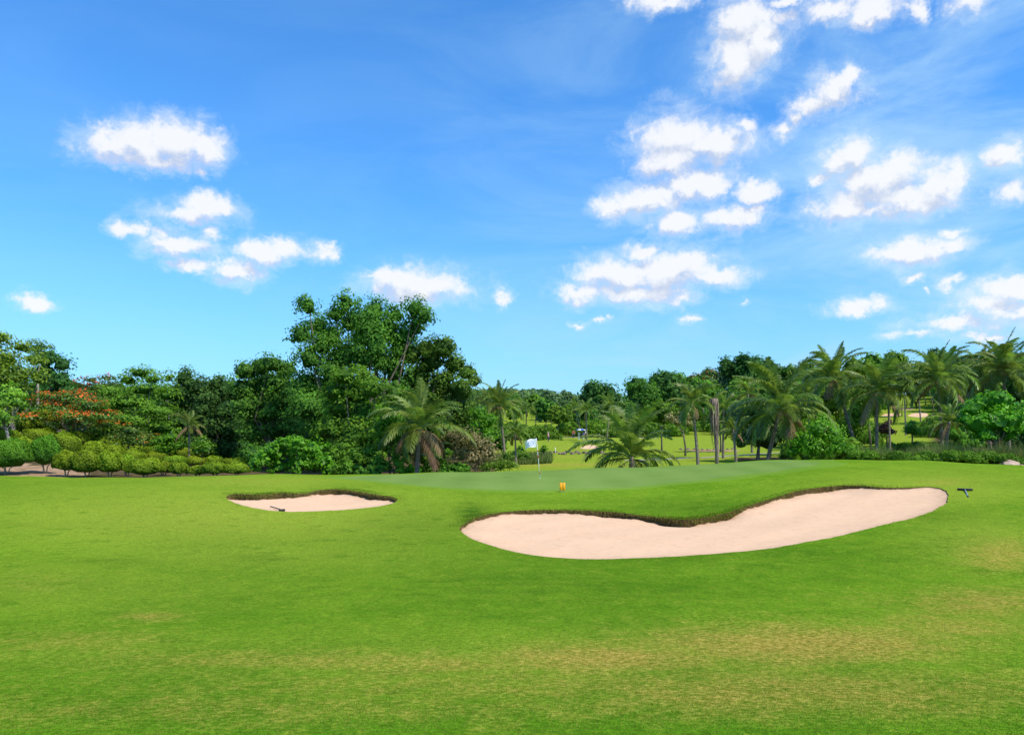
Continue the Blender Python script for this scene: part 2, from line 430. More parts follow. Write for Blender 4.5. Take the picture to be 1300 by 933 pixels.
for i, k in enumerate(order): reg[inpoly(cen, loops[k])] = i+1
Z = hz(V2[:, 0], V2[:, 1])
prY = np.maximum(V2[:, 1], 3.0)
PX = V2[:, 0]/prY*F + CX; PY = HY - Z/prY*F
def blobs(lst):
    o = np.zeros(len(V2))
    for x, y, rx, ry, s in lst: o = np.maximum(o, s*np.exp(-((PX-x)/rx)**2 - ((PY-y)/ry)**2))
    o[V2[:, 1] < 3] = .45; return o
vis = V2[:, 1] > 57.5
dry = blobs([(1275,705,75,28,.75),(1250,765,130,26,.75),(1020,818,260,32,1.0),(1000,880,420,45,.75),(770,835,190,24,.95),(1210,795,150,24,.7),(1120,760,120,14,.4),(560,845,220,14,.7),(190,782,55,9,.7),(40,740,80,18,.35),(110,815,170,20,.55),(420,838,420,18,.6),(900,870,900,30,.6),(300,900,700,30,.5),(1160,640,40,20,.25),(1195,612,45,6,.5)])
dry = np.where(vis, 0, dry)
dry = np.maximum(dry, np.where(vis, blobs([(700,590,120,3.5,.62),(700,580,70,2,.5),(900,583,80,3,.45),(740,569,40,3,.5),(900,572,60,2.5,.4),(1150,545,60,3,.3)]), 0))
yel = np.maximum(blobs([(280,655,360,50,1.0),(60,640,160,22,.6),(330,700,300,30,.6),(330,612,160,10,1.0),(560,606,100,5,.6),(1180,620,160,28,.8),(100,740,300,50,.4),(1240,680,100,40,.6),(620,830,700,40,.35)]), np.where(vis, .95, 0))
soil = np.where(vis & (PX < 345) & (V2[:, 1] < 130), 1.0, 0)
soil = np.where((PX < 100) & (V2[:, 1] > 55.5) & vis, 1.0, soil)
soil = np.maximum(soil, np.where(vis, blobs([(872,541,40,2.6,1.0),(1150,519,14,2.0,.95),(905,572,50,1.8,.85),(700,574.5,60,1.3,.6),(1040,545,50,3,.8)]), 0))
dark = blobs([(600,655,22,16,1.0),(520,668,80,20,.35),(330,708,40,5,.5),(150,712,45,4,.4),(880,700,330,22,.45),(700,745,300,30,.4),(880,646,120,14,.5),(870,637,150,6,.3),(1000,720,300,25,.3),(480,690,120,20,.3),(1190,655,40,8,.5)])
dark = np.where(vis, 0, dark)
shade_litter = np.where((V2[:, 1] > 57.6) & (PX > 110) & (PX < 628) & (V2[:, 1] < 140), 1.0, 0)  # brown litter, with the shade under trees and shrubs painted into its dark colour
shade_litter = np.where((PX > 940) & (PX < 1085) & (V2[:, 1] > 61) & (V2[:, 1] < 95), 1.0, shade_litter)
shade_litter = np.where((PX > 1185) & (V2[:, 1] > 66) & (V2[:, 1] < 150), 1.0, shade_litter)
shade_litter = np.where((PX < 60) & (V2[:, 1] > 66) & (V2[:, 1] < 140), 1.0, shade_litter)
A = {'dry': dry, 'yel': yel, 'soil': soil, 'dark': dark, 'shade_litter': shade_litter}
def region_mesh(name, sel, mat, label, extra=None, zz=None, kind='structure'):
    f = FA[sel]; u, inv = np.unique(f, return_inverse=True)
    co = np.stack([V2[u, 0], V2[u, 1], (Z if zz is None else zz)[u]], 1)
    at_ = {k: v[u] for k, v in A.items()}
    if extra is not None: at_['edge'] = extra[u]
    o = link(name, mesh_np(name, co, inv.reshape(-1, 3), 3, at_, True), mat); tag(o, label, kind=kind); return o
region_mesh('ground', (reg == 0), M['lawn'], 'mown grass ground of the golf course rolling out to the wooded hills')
region_mesh('green_collar', reg == 1, M['fringe'], 'slightly longer mown collar around the putting green')
region_mesh('putting_green', reg == 2, M['green'], 'smooth pale putting green on the mound behind the bunkers')
region_mesh('cart_path', (reg == 8), M['path'], 'narrow path crossing the fairway behind the putting green')
region_mesh('far_cart_path', (reg == 9), M['path'], 'pale path behind the distant green')
region_mesh('far_sand_bunker', reg == 5, M['sand'], 'small sand patch beside the distant green', np.zeros(len(V2)))
region_mesh('far_sand_bunker', reg == 6, M['sand'], 'right one of the two sand patches on the distant right fairway', np.zeros(len(V2)))
region_mesh('far_sand_bunker', reg == 7, M['sand'], 'left one of the two sand patches on the distant right fairway', np.zeros(len(V2)))

SAND = {}
def blades(name, P, H, W, lean, tone, mat, label, spread=.35, segs=1):
    n = len(P); a = rng.uniform(0, 2*math.pi, n); w = np.stack([np.cos(a), np.sin(a), np.zeros(n)], 1)*(W/2)[:, None]
    d = np.stack([rng.normal(0, spread, n), rng.normal(0, spread, n), np.ones(n)], 1) + lean
    d /= np.linalg.norm(d, axis=1)[:, None]; tip = P + d*H[:, None]
    V = np.stack([P-w, P+w, tip], 1).reshape(-1, 3)
    o = link(name, mesh_np(name, V, np.arange(3*n), 3, {'tone': np.repeat(tone, 3)}), mat)
    tag(o, label, kind='stuff'); return o

for key, nm, lab, deep in (('big', 'sand_bunker', 'large curving sand bunker in front of the putting green', .21), ('small', 'sand_bunker', 'smaller sand bunker on the left of the putting green', .27)):
    L = loops[key]; n = len(L)
    area = np.sum(L[:, 0]*np.roll(L[:, 1], -1) - np.roll(L[:, 0], -1)*L[:, 1])
    T = np.roll(L, -6, 0) - np.roll(L, 6, 0); T /= np.linalg.norm(T, axis=1)[:, None]
    nr = np.stack([T[:, 1], -T[:, 0]], 1)*(1 if area > 0 else -1)      # outward
    side = np.clip(nr[:, 1]*1.3+.15, 0, 1)
    ker = np.ones(15)/15; side = np.convolve(np.concatenate([side[-7:], side, side[:7]]), ker, 'valid')
    if key == 'big':
        bx = L[:, 0]/L[:, 1]*F+CX
        side *= np.interp(bx, [584, 640, 700, 860, 1000, 1090, 1130, 1204], [.9, .7, .75, 1.25, .8, .75, .25, .1])
    dep = .045 + deep*side
    dep *= .85 + .20*np.sin(np.arange(n)*.083+1) + .16*np.sin(np.arange(n)*.31) + .12*np.sin(np.arange(n)*.117+2) + .08*rng.normal(size=n)
    top = np.stack([L[:, 0], L[:, 1], hz(L[:, 0], L[:, 1])], 1)
    # snapped verts on the loop get sand height; inner ones by inverse distance
    selv = np.unique(FA[reg == (3 if key == 'big' else 4)])
    zz = Z.copy(); D = np.sqrt(((V2[selv][:, None]-L[None])**2).sum(2)); dm = D.min(1)
    w = 1/(D**2+1e-6); zb = top[:, 2]-dep; zi = (w*zb).sum(1)/w.sum(1)
    x, y = V2[selv].T
    zi = zi - .10*np.clip(dm/1.5, 0, 1) + np.clip(dm/.4, 0, 1)*(.014*np.sin(x*1.1+y*.7)+.008*np.sin(x*2.3-y*1.9+1)+rng.normal(0, .004, len(x)))
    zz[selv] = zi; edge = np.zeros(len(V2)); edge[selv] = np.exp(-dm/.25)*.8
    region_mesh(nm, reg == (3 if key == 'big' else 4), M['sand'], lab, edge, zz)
    SAND[key] = (V2[selv], zz[selv])
    # the turf face between grass edge and sand
    inn = L - nr*.02
    mid = L + nr*.05*side[:, None]
    bot = np.stack([inn[:, 0], inn[:, 1], zb-.03], 1); md = np.stack([mid[:, 0], mid[:, 1], top[:, 2]*.55+zb*.45], 1)
    V = np.concatenate([top, md, bot]); i = np.arange(n); j = (i+1) % n
    Fq = np.concatenate([np.stack([i, j, n+j, n+i], 1), np.stack([n+i, n+j, 2*n+j, 2*n+i], 1)])
    o = link('bunker_lip', mesh_np('bunker_lip', V, Fq, 4), M['lip'])
    tag(o, 'brown turf face along the edge of the ' + ('large' if key == 'big' else 'smaller') + ' sand bunker', kind='structure')
    # hanging thatch, then short grass on top
    k = rng.choice(n, 9000 if key == 'big' else 6000, p=(side+.03)/(side+.03).sum()); f = rng.random(len(k))
    P0 = L[k]*(1-f[:, None]) + L[(k+1) % n]*f[:, None]; zt_ = top[k, 2]*(1-f)+top[(k+1) % n, 2]*f
    drop = rng.random(len(k))**1.0*dep[k]*.95
    P = np.stack([P0[:, 0]-nr[k, 0]*.0, P0[:, 1]-nr[k, 1]*.0, zt_-drop], 1)
    lean = np.stack([-nr[k, 0]*1.3, -nr[k, 1]*1.3, np.full(len(k), -1.7)], 1)
    blades('lip_thatch', P, rng.uniform(.05, .13, len(k)), rng.uniform(.012, .03, len(k)), lean, rng.random(len(k)), M['thatch'],
           'dry roots and grass hanging on the face of the ' + ('large' if key == 'big' else 'smaller') + ' bunker', .3)
    k = rng.choice(n, 15000 if key == 'big' else 8000, p=(side+.12)/(side+.12).sum())
    off = rng.random(len(k))**1.6*.5 - .02
    P0 = L[k] + nr[k]*off[:, None] + rng.normal(0, .05, (len(k), 2))*np.array([1, .3])
    P = np.stack([P0[:, 0], P0[:, 1], hz(P0[:, 0], P0[:, 1])-.01], 1)
    lean = np.stack([-nr[k, 0]*.7*np.exp(-off*5), -nr[k, 1]*.7*np.exp(-off*5), -.5*np.exp(-off*9)], 1)
    hang = (rng.random(len(k)) < .38*(side[k] > .25)*(1+.6*np.sin(k*.19))) ; hd = rng.random(len(k))*dep[k]*.45
    P[:, 2] -= np.where(hang, hd, 0); P[:, :2] = np.where(hang[:, None], L[k]-nr[k]*.025, P[:, :2])
    lean = np.where(hang[:, None], np.stack([-nr[k, 0]*.8, -nr[k, 1]*.8, np.full(len(k), -1.6)], 1), lean)
    tn = np.where(rng.random(len(k)) < .22, 2.0, rng.random(len(k))*.6)
    blades('lip_grass', P, rng.uniform(.03, .13, len(k))*(.4+side[k]*.7)*(.75+.45*np.sin(k*.11)*np.sin(k*.037+1)), rng.uniform(.01, .025, len(k)), lean, tn, M['blade'],
           'longer grass on the rim of the ' + ('large' if key == 'big' else 'smaller') + ' bunker', .35)

# short blades over the near lawn
from mathutils.kdtree import KDTree
nb = 260000
Yb = np.exp(rng.uniform(math.log(4.2), math.log(21.5), nb)); xb = rng.uniform(-.8, .8, nb)*Yb
okb = ~inpoly(np.stack([xb, Yb], 1), loops['big']); xb, Yb = xb[okb], Yb[okb]; nb = len(xb)
zb_ = hz(xb, Yb)
pxb = xb/Yb*F+CX; pyb = HY-zb_/Yb*F
def blob_at(lst, a, b):
    o = np.zeros(len(a))
    for x, y, rx, ry, s in lst: o = np.maximum(o, s*np.exp(-((a-x)/rx)**2-((b-y)/ry)**2))
    return o
db = blob_at([(1275,705,75,28,.75),(1250,765,130,26,.75),(1020,815,250,28,1.0),(770,835,190,24,.95),(1210,795,150,24,.7),(1120,760,120,14,.4),(560,845,220,14,.7),(190,782,55,9,.7),(40,740,80,18,.35),(110,815,170,20,.55),(420,838,420,18,.6),(900,870,900,30,.6),(300,900,700,30,.5)], pxb, pyb)
tb = np.where(rng.random(nb) < .03+.55*db, 2.0, np.clip(rng.normal(.38, .25, nb), 0, 1))
blades('lawn_grass', np.stack([xb, Yb, zb_-.004], 1), rng.uniform(.010, .028, nb), rng.uniform(.004, .008, nb), 0, tb, M['blade'], 'short mown grass blades of the near lawn', .55)

# ------------------------------------------------------------------ foliage
def unit(n):
    d = rng.normal(size=(n, 3)); return d/np.linalg.norm(d, axis=1)[:, None]
def quads(C, Nn, size, asp=.55):
    """rhombic leaf faces at C with normals Nn"""
    n = len(C); t = np.cross(Nn, unit(n)); t /= np.linalg.norm(t, axis=1)[:, None]+1e-9; b = np.cross(Nn, t)
    s = size[:, None]
    return np.stack([C - t*s, C - b*s*asp, C + t*s, C + b*s*asp], 1).reshape(-1, 3)
_ico = None
def ico():
    global _ico
    if _ico is None:
        import bmesh
        bm = bmesh.new(); bmesh.ops.create_icosphere(bm, subdivisions=2, radius=1)
        V = np.array([v.co[:] for v in bm.verts]); Ff = np.array([[v.index for v in f.verts] for f in bm.faces]); bm.free(); _ico = (V, Ff)
    return _ico
def foliage(lobes, leaf, dens=1.0, core=.62, flat=0.0, flower=0.0, clump=.26, up=.35, gap=.0, name='crown'):
    """lobes: (cx,cy,cz,rx,ry,rz); a crown made of clumps of small faces"""
    CC = []; NN = []; TT = []; SS = []
    zs = np.array([l[2] for l in lobes]); z0, z1 = zs.min()-.1, zs.max()+.1
    for (cx, cy, cz, rx, ry, rz) in lobes:
        r = (rx*ry*rz)**(1/3)
        ncl = int(max(8, 26*(1-gap)))
        sd = unit(ncl*2); sd = sd[sd[:, 2] > -.55][:ncl]
        cc = sd*np.array([rx, ry, rz])*rng.uniform(.62, 1.04, len(sd))[:, None] + np.array([cx, cy, cz])
        lob = rng.uniform(-.16, .14)
        per = int(max(6, dens*4*math.pi*r*r/(leaf*leaf*.9)/len(sd)*.62))
        for c, d in zip(cc, sd):
            m = int(per*rng.uniform(.6, 1.4)); e = unit(m)*(rng.random(m)**.45)[:, None]
            p = c + e*r*clump*1.3*rng.uniform(.8, 1.5)*np.array([1.15, 1.15, .75-.3*flat])
            nn = d*1.0 + e*.8 + rng.normal(0, .45, (m, 3)) + np.array([0, 0, up]); nn /= np.linalg.norm(nn, axis=1)[:, None]
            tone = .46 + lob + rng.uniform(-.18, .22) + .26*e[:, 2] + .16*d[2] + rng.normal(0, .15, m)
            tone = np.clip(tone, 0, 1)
            if flower > 0:
                topm = (e[:, 2] > .05) & (d[2] > -.1) & (rng.random(m) < flower*rng.uniform(.2, 1.8)); tone = np.where(topm, 2.0, tone)
            CC.append(p); NN.append(nn); TT.append(tone); SS.append(leaf*rng.uniform(.55, 1.15, m))
    C = np.concatenate(CC); Nn = np.concatenate(NN); T = np.concatenate(TT); S = np.concatenate(SS)
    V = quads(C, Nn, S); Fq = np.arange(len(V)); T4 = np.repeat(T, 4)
    me_v = [V]; tris = []; tt = [T4]; base = len(V)
    q = Fq.reshape(-1, 4)
    allt = np.concatenate([q[:, [0, 1, 2]], q[:, [0, 2, 3]]])
    if core > 0:
        iv, if_ = ico()
        for (cx, cy, cz, rx, ry, rz) in lobes:
            dv = iv*np.array([rx, ry, rz])*core*(1+.15*rng.normal(size=(len(iv), 1))) + np.array([cx, cy, cz])
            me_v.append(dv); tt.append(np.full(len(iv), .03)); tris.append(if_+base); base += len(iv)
        allt = np.concatenate([allt]+tris)
    return mesh_np(name, np.concatenate(me_v), allt, 3, {'tone': np.concatenate(tt)})

def limbs(base, lobes, r, split=.45, mat=None, lean=0):
    """tapered trunk and limbs as one mesh"""
    mb = MB(); L = np.array([l[:3] for l in lobes]); c = L.mean(0); zt = L[:, 2].min(); zt = max(zt*.75, .3)
    top = np.array([c[0]*.5, c[1]*.5, zt])
    p = [(0, 0, -.3), (0.02+lean*.3, 0, zt*.35), (top[0]*.5, top[1]*.4, zt*.7), tuple(top)]
    mb.tube(p, [r*1.35, r, r*.85, r*.72], 8)
    for l in lobes:
        e = np.array(l[:3]); m1 = top*(.6)+e*.4 + rng.normal(0, .08, 3)*np.linalg.norm(e-top); 
        m1[2] = top[2]*.7+e[2]*.3
        rr = r*.42
        mb.tube([tuple(top-[0, 0, r*.3]), tuple(m1), tuple(e + [0, 0, l[5]*.35])], [rr, rr*.65, rr*.2], 5, False)
    return mb

def tree(name, label, cat, px, Y, lobes, mat, leaf=None, trunk=None, bark='bark', group=None, dens=1.0, core=.62, flat=0, flower=0, depth=.55, gap=0, clump=.26, full=1.22, zsq=1.0, up=.35):
    """lobes in photo pixels (px,py,r[,ry]) measured at distance Y -> a real crown round the trunk"""
    b = at(px, Y); s = Y/F
    xs = [l[0] for l in lobes]; hw = (max(xs)-min(xs))/2*s + 1e-3
    out = []
    for i, l in enumerate(lobes):
        cx = (l[0]-CX)*s - b.x; cz = (HY-l[1])*s - b.z; r = l[2]*s; rz = (l[3] if len(l) > 3 else l[2]*.9)*s
        q = 1 - min(1, abs(cx)/max(hw, .1)); dy = rng.uniform(-1, 1)*hw*depth*(.4+.6*q)
        out.append((cx, dy, cz, r*full, r*1.05*full, rz*zsq*full))
    if leaf is None: leaf = max(.13, Y*.0027)
    e = empty(name, b); tag(e, label, cat, group)
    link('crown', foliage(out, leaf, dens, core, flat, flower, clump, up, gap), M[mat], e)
    if trunk is None: trunk = max(.12, hw*.06)
    limbs(None, out, trunk).build('trunk', M[bark], e)
    return e

def lump(cx, cy, rx, ry, n, rr=None, seed=0):
    """n lobes filling an ellipse of the photo (pixels)"""
    g = np.random.default_rng(seed+int(cx*13+cy)); out = []
    rr = rr or min(rx, ry)*.5
    for i in range(n):
        a = i*2.39996; q = math.sqrt((i+.5)/n)
        out.append((cx + math.cos(a)*q*(rx-rr*.8)+g.uniform(-1, 1)*rr*.2, cy + math.sin(a)*q*(ry-rr*.8)+g.uniform(-1, 1)*rr*.2, rr*g.uniform(.8, 1.2)))
    return out

#TREES
# ---- the tall group left of centre
tree('broadleaf_tree', 'tallest tree, with dark billowing crown towering left of centre over the green', 'tree', 455, 80,
 [(396,392,13),(384,427,15),(400,412,15),(438,384,15),(425,398,13),(438,408,14),(416,424,17),(452,425,16),(474,392,15),(470,412,17),(499,396,13),(495,415,15),(528,394,14),(540,404,12),(526,414,13),(480,438,20),(396,456,18),(430,455,20),(467,456,20),(505,440,18),(387,487,20),(420,490,22),(460,485,22),(500,470,20),(410,440,17),(450,405,13),(486,425,16),(512,425,14),(420,470,18),(446,450,16),(485,460,18),(396,520,24),(440,525,25),(400,555,22)],
 'dark', .18, .42, dens=1.25, depth=.55, clump=.34, core=.5, zsq=1.25, full=1.13)
tree('broadleaf_tree', 'dark spreading tree on the right shoulder of the tall group, behind the drooping palm', 'tree', 560, 82,
 [(522,450,17),(540,440,13),(564,443,17),(548,460,18),(575,463,15),(592,474,12),(602,484,8),(530,480,20),(560,485,20),(585,495,17),(545,510,22),(580,520,20),(520,515,22),(560,545,24),(595,530,12),(525,550,22)],
 'dark', .19, .35, dens=1.0, depth=.6, clump=.30)
tree('broadleaf_tree', 'mid green leafy tree standing in front of the tallest dark tree', 'tree', 458, 70,
 [(440,478,15),(460,480,14),(425,497,15),(452,500,18),(478,495,15),(432,520,19),(462,525,20),(488,515,14),(420,545,18),(450,555,22),(482,550,18),(500,500,13),(440,580,18),(470,580,18)],
 'mid', .17, .25, dens=.95, depth=.6, clump=.30)
tree('leafy_bush', 'bush with yellow-green leaves low between the tall trees and the drooping palm', 'bush', 495, 64,
 lump(492, 545, 26, 36, 9), 'bright', .13, .08, dens=.45, core=.45, clump=.4)
tree('leafy_bush', 'dark low bush behind the green at the foot of the tall trees', 'bush', 448, 63,
 lump(448, 580, 40, 22, 9), 'mid', .14, .08, dens=.8)
tree('leafy_bush', 'small dark green bush right beneath the drooping palm', 'bush', 552, 64,
 lump(552, 583, 24, 17, 6), 'bright', .14, .07, dens=.8)
tree('leafy_bush', 'low bush left of the drooping palm trunk', 'bush', 500, 62.5,
 lump(500, 588, 26, 14, 6), 'mid', .13, .07, dens=.8)
tree('large_leaved_shrub', 'glossy bright green large-leaved shrub behind the smaller bunker', 'shrub', 372, 62,
 [(372,570,18,15),(350,573,15,12),(397,572,15,13),(335,583,13,12),(412,585,11,10),(375,588,19,14),(352,592,15,11),(396,592,14,11),(326,592,9,8),(418,596,8,7),(384,563,10,8),(362,563,9,7)],
 'bright', .17, .09, dens=1.1, core=.6, clump=.22, up=.7)
tree('leafy_tree', 'bright green young tree at the right foot of the tall group', 'tree', 612, 74,
 [(608,525,11),(620,535,10),(605,545,13),(618,555,11),(600,562,12),(614,572,10)], 'bright', .16, .1, dens=.8)
tree('faded_bush', 'pinkish brown dried bush beside the right end of the tall tree group', 'bush', 605, 62,
 [(590,560,15),(608,565,14),(620,575,12),(600,582,15),(585,578,12),(622,588,9),(572,556,10),(612,592,10)], 'rust', .12, .08, dens=.65, core=.45, clump=.35)
tree('leafy_bush', 'sparse low green bush at the back edge of the putting green left of the flag', 'bush', 636, 60,
 [(628,592,9,6),(642,588,7,5),(618,594,8,6),(651,592,6,4),(636,594,7,5)], 'mid', .11, .04, dens=.5, core=.3, clump=.45)

for px, Y, w_, h_, m, lab in ((440,60.5,22,11,'mid','low bush at the back left tip of the putting green'),(470,60.5,20,9,'dark','dark low bush right of the one at the green tip'),(520,61.5,18,9,'bright','small bright bush at the left side of the drooping palm trunk'),(548,62,20,10,'dark','dark low bush close to the drooping palm trunk'),(578,61.5,22,11,'mid','low green bush left of the pinkish dried bush'),(430,64,24,20,'dark','dark bush touching the right side of the large-leaved shrub')):
    p = at(px, Y); py = HY - p.z/Y*F
    tree('leafy_bush', lab, 'bush', px, Y, lump(px, py-h_*.75, w_, h_, 7, h_*.6), m, .13, .05, dens=.9, core=.7)
# ---- the wood on the left
tree('broadleaf_tree', 'broad mid green tree just left of the tallest tree', 'tree', 340, 88,
 [(312,472,14),(328,466,13),(348,463,13),(366,470,13),(310,495,17),(335,490,19),(360,492,17),(318,520,20),(348,520,20),(370,520,15),(320,548,20),(350,550,20),(375,545,16)], 'dark', .20, .3, depth=.5, clump=.3)
tree('broadleaf_tree', 'dark dense tree of the left wood with rounded tops', 'tree', 262, 95,
 [(238,482,13),(252,492,14),(270,488,13),(285,496,14),(235,508,16),(262,515,19),(290,520,17),(240,538,18),(270,545,20),(298,548,16),(300,500,10),(250,565,18),(285,570,18)], 'deep', .22, .3, depth=.5, clump=.3)
tree('feathery_tree', 'tree with layered feathery foliage and a domed top right of the flame trees', 'tree', 172, 92,
 [(175,473,16,8),(195,482,13,8),(155,482,14,7),(180,495,24,9),(145,498,18,8),(208,502,14,9),(170,512,26,9),(140,518,18,8),(205,522,20,9),(175,532,28,9),(150,545,22,8),(205,545,22,9),(180,558,26,8),(222,560,14,7)], 'mid', .19, .22, dens=.85, core=.5, flat=.8, clump=.34, up=.9, bark='palebark')
tree('feathery_tree', 'pale leaved tree whose thin top rises behind the domed tree', 'tree', 218, 105,
 [(214,480,10),(222,492,12),(208,495,10),(228,510,14),(212,515,14),(220,535,16)], 'mid', .22, .2, dens=.5, core=.3, clump=.42, bark='palebark')
tree('flame_tree', 'wide flame tree covered in orange blossom above the clipped shrubs', 'tree', 92, 84,
 [(70,503,17,7),(95,505,18,7),(50,515,17,7),(118,515,17,7),(80,520,22,8),(140,528,16,6),(105,530,22,7),(45,530,16,7),(72,537,20,7),(130,540,18,6),(98,545,16,6)], 'flame', .17, .16, dens=1.0, core=.4, flat=.8, flower=.75, clump=.34, up=.9, bark='palebark')
tree('flame_tree', 'smaller flame tree low on the right with a few orange blossoms', 'tree', 160, 80,
 [(165,548,16,6),(150,555,15,5),(182,557,15,5),(168,562,18,6)], 'flame', .16, .1, dens=.8, core=.4, flat=.8, flower=.08, clump=.34, up=.9)
tree('flame_tree', 'distant flame tree with red blossom tops behind the orange one', 'tree', 118, 104,
 [(102,488,11,5),(115,482,10,5),(125,490,12,6),(105,498,13,6),(135,480,9,5),(122,505,14,7)], 'flamered', .20, .16, dens=.9, core=.35, flat=.8, flower=.6, clump=.36, up=.9)
tree('broadleaf_tree', 'yellow-green tall tree at the left edge of the picture', 'tree', 18, 84,
 [(5,430,12),(20,440,14,8),(38,455,14,9),(8,458,16),(28,475,18),(48,480,12),(5,485,18),(20,500,16),(-12,470,18),(-15,510,18),(8,525,15),(-12,445,14)], 'yellow', .19, .25, dens=.8, core=.5, clump=.32, bark='palebark')
tree('slender_tree', 'slender tree with a bare pale trunk and small flat top', 'tree', 48, 92,
 [(48,436,11,4),(56,440,8,3),(40,441,8,3),(50,446,9,3)], 'mid', .17, .16, dens=.6, core=.2, flat=.9, clump=.45, up=.9, bark='palebark')
tree('broadleaf_tree', 'dark tree behind the slender tree with bare trunk', 'tree', 70, 98,
 [(62,455,13),(78,462,12),(58,475,15),(78,482,14),(68,500,16),(86,495,9),(90,508,12)], 'deep', .21, .25, dens=.8, clump=.32)
tree('leafy_tree', 'yellow-green low tree above the clipped shrubs at the left', 'tree', 12, 74,
 [(10,500,15),(-5,515,15),(22,510,12),(8,530,13),(-10,535,12)], 'yellow', .16, .16, dens=.8, core=.5, bark='palebark')
tree('leafy_bush', 'bright green bush between the clipped shrubs and the dark wood', 'bush', 215, 84,
 [(205,560,12,7),(218,556,11,7),(225,566,10,7),(210,570,12,7)], 'bright', .16, .06, dens=.6, clump=.34)
tree('leafy_bush', 'bright leafy bush in front of the dark wood, left of the large-leaved shrub', 'bush', 257, 82,
 [(255,563,9,9),(262,570,9,8),(250,572,8,7)], 'bright', .16, .06, dens=.6, clump=.34)
# dark trees that close the wood behind
for i, (px, Y, cy, rx, ry, m, lab) in enumerate([
 (-30,112,505,60,55,'deep','dark tree standing deepest in the wood at the left edge'),
 (60,115,515,55,40,'dark','shaded tree deep in the wood behind the orange flame tree'),
 (135,118,520,50,38,'deep','dark tree deep in the wood behind the feathery tree'),
 (205,120,525,48,44,'dark','shaded tree deep in the wood below the domed tree top'),
 (275,120,535,48,50,'deep','dark tree deep in the wood behind the rounded dense tree'),
 (345,120,530,50,58,'dark','shaded tree deep in the wood left of the tallest tree'),
 (420,118,530,52,58,'deep','shaded tree hidden deep behind the tallest tree'),
 (500,118,535,52,55,'dark','shaded tree deep behind the drooping palm'),
 (572,116,540,46,50,'deep','dark tree deep at the right end of the tall group')]):
    tree('woodland_tree', lab, 'tree', px, Y, lump(px, cy, rx, ry, 13), m, .30, .3, group='trees closing the left wood', dens=.8, core=.8, clump=.3)
for i, (px, Y, rx, m, lab) in enumerate([
 (165,100,34,'deep','dark undergrowth bush behind the middle of the clipped shrubs'),
 (215,100,34,'dark','dark undergrowth bush behind the right part of the clipped shrubs'),
 (268,98,34,'deep','dark undergrowth bush under the dense rounded tree'),
 (318,96,34,'dark','dark undergrowth bush left behind the large-leaved shrub'),
 (368,90,34,'deep','dark undergrowth bush right behind the large-leaved shrub'),
 (110,96,34,'deep','dark undergrowth bush under the orange flame tree')]):
    p = at(px, Y); py = HY - p.z/Y*F
    tree('undergrowth_bush', lab, 'bush', px, Y, lump(px, py-10, rx, 15, 8, 11), m, .22, .1, dens=.7, core=.8)

# ---- clipped shrubs on the left bank
def topiary(i, px, py, w, h, label, mat='topiary', group='clipped dome shrubs on the left bank'):
    if 'topmost' in label or 'third' in label.split(' row')[0][-6:] or 'highest' in label: h = h*1.3; w = w*1.1; py = py-1
    h = h*1.22*rng.uniform(.9, 1.15)
    if 'front row' in label and not label.startswith(('tall', 'wide')): h *= 1.14; py += 3; w *= 1.06; w = w*rng.uniform(.92, 1.12); py = py - h*.06
    b = unproj(px, py + h*.5 + .5, 58.2, 130); Y = b.y; s = Y/F
    b = at(px, Y)
    cz = (HY-py)*s - b.z; rx = w*.5*s*.98; rz = h*.5*s*1.05; ry = rx*.9
    cz = max(cz, rz*.8)
    root = empty('clipped_shrub', b); tag(root, label, 'shrub', group)
    ns = int(2600*max(.6, rx)*max(.7, rz/1.0)) + 1200; d = unit(ns*2); d = d[d[:, 2] > -.45][:ns]
    ph = rng.uniform(0, 6, 6)
    def surf(d):
        bum = 1 + .11*np.sin(d[:, 0]*4+ph[0])*np.sin(d[:, 1]*4+ph[1]) + .08*np.sin(d[:, 0]*8+ph[2]+d[:, 2]*5) + .04*np.sin(d[:, 1]*11+ph[3]+d[:, 0]*7)
        p = d*bum[:, None]; p[:, 2] = np.where(p[:, 2] < 0, p[:, 2]*.55, p[:, 2]); return p*np.array([rx, ry, rz]) + np.array([0, 0, cz])
    C = surf(d)*1.0; C += d*rng.normal(0, .035, (len(d), 1))
    nn = d + rng.normal(0, .45, d.shape); nn /= np.linalg.norm(nn, axis=1)[:, None]
    cl = .5+.25*np.sin(d[:, 0]*7+ph[4])*np.sin(d[:, 1]*6+ph[5]+d[:, 2]*6)
    T = np.clip(.18 + .62*np.clip(d[:, 2], -.5, 1) + .35*(cl-.3) + rng.normal(0, .14, len(d)) + rng.uniform(-.08, .12), 0, 1)  # shading painted into the tone: dark undersides, lighter tops
    V = quads(C, nn, rng.uniform(.045, .085, len(d))*Y/68*1.15, .7); q = np.arange(len(V)).reshape(-1, 4)
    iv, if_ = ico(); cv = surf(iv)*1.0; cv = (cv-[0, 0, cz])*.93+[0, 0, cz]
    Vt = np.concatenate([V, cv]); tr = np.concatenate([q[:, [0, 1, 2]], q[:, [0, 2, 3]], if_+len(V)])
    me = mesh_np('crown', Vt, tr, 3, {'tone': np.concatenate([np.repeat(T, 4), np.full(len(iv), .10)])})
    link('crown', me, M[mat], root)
    for k in range(3):
        mb = MB(); a = k*2.1+rng.uniform(0, 1); x0, y0 = math.cos(a)*.08, math.sin(a)*.08; x1, y1 = math.cos(a)*rx*.5, math.sin(a)*ry*.5
        mb.tube([(x0, y0, -.1), (x0*2+rng.normal(0, .04), y0*2, cz*.35), (x1, y1, cz-rz*.2)], [.055, .045, .03], 6)
        mb.build('stem', M['palebark'], root)
    return root
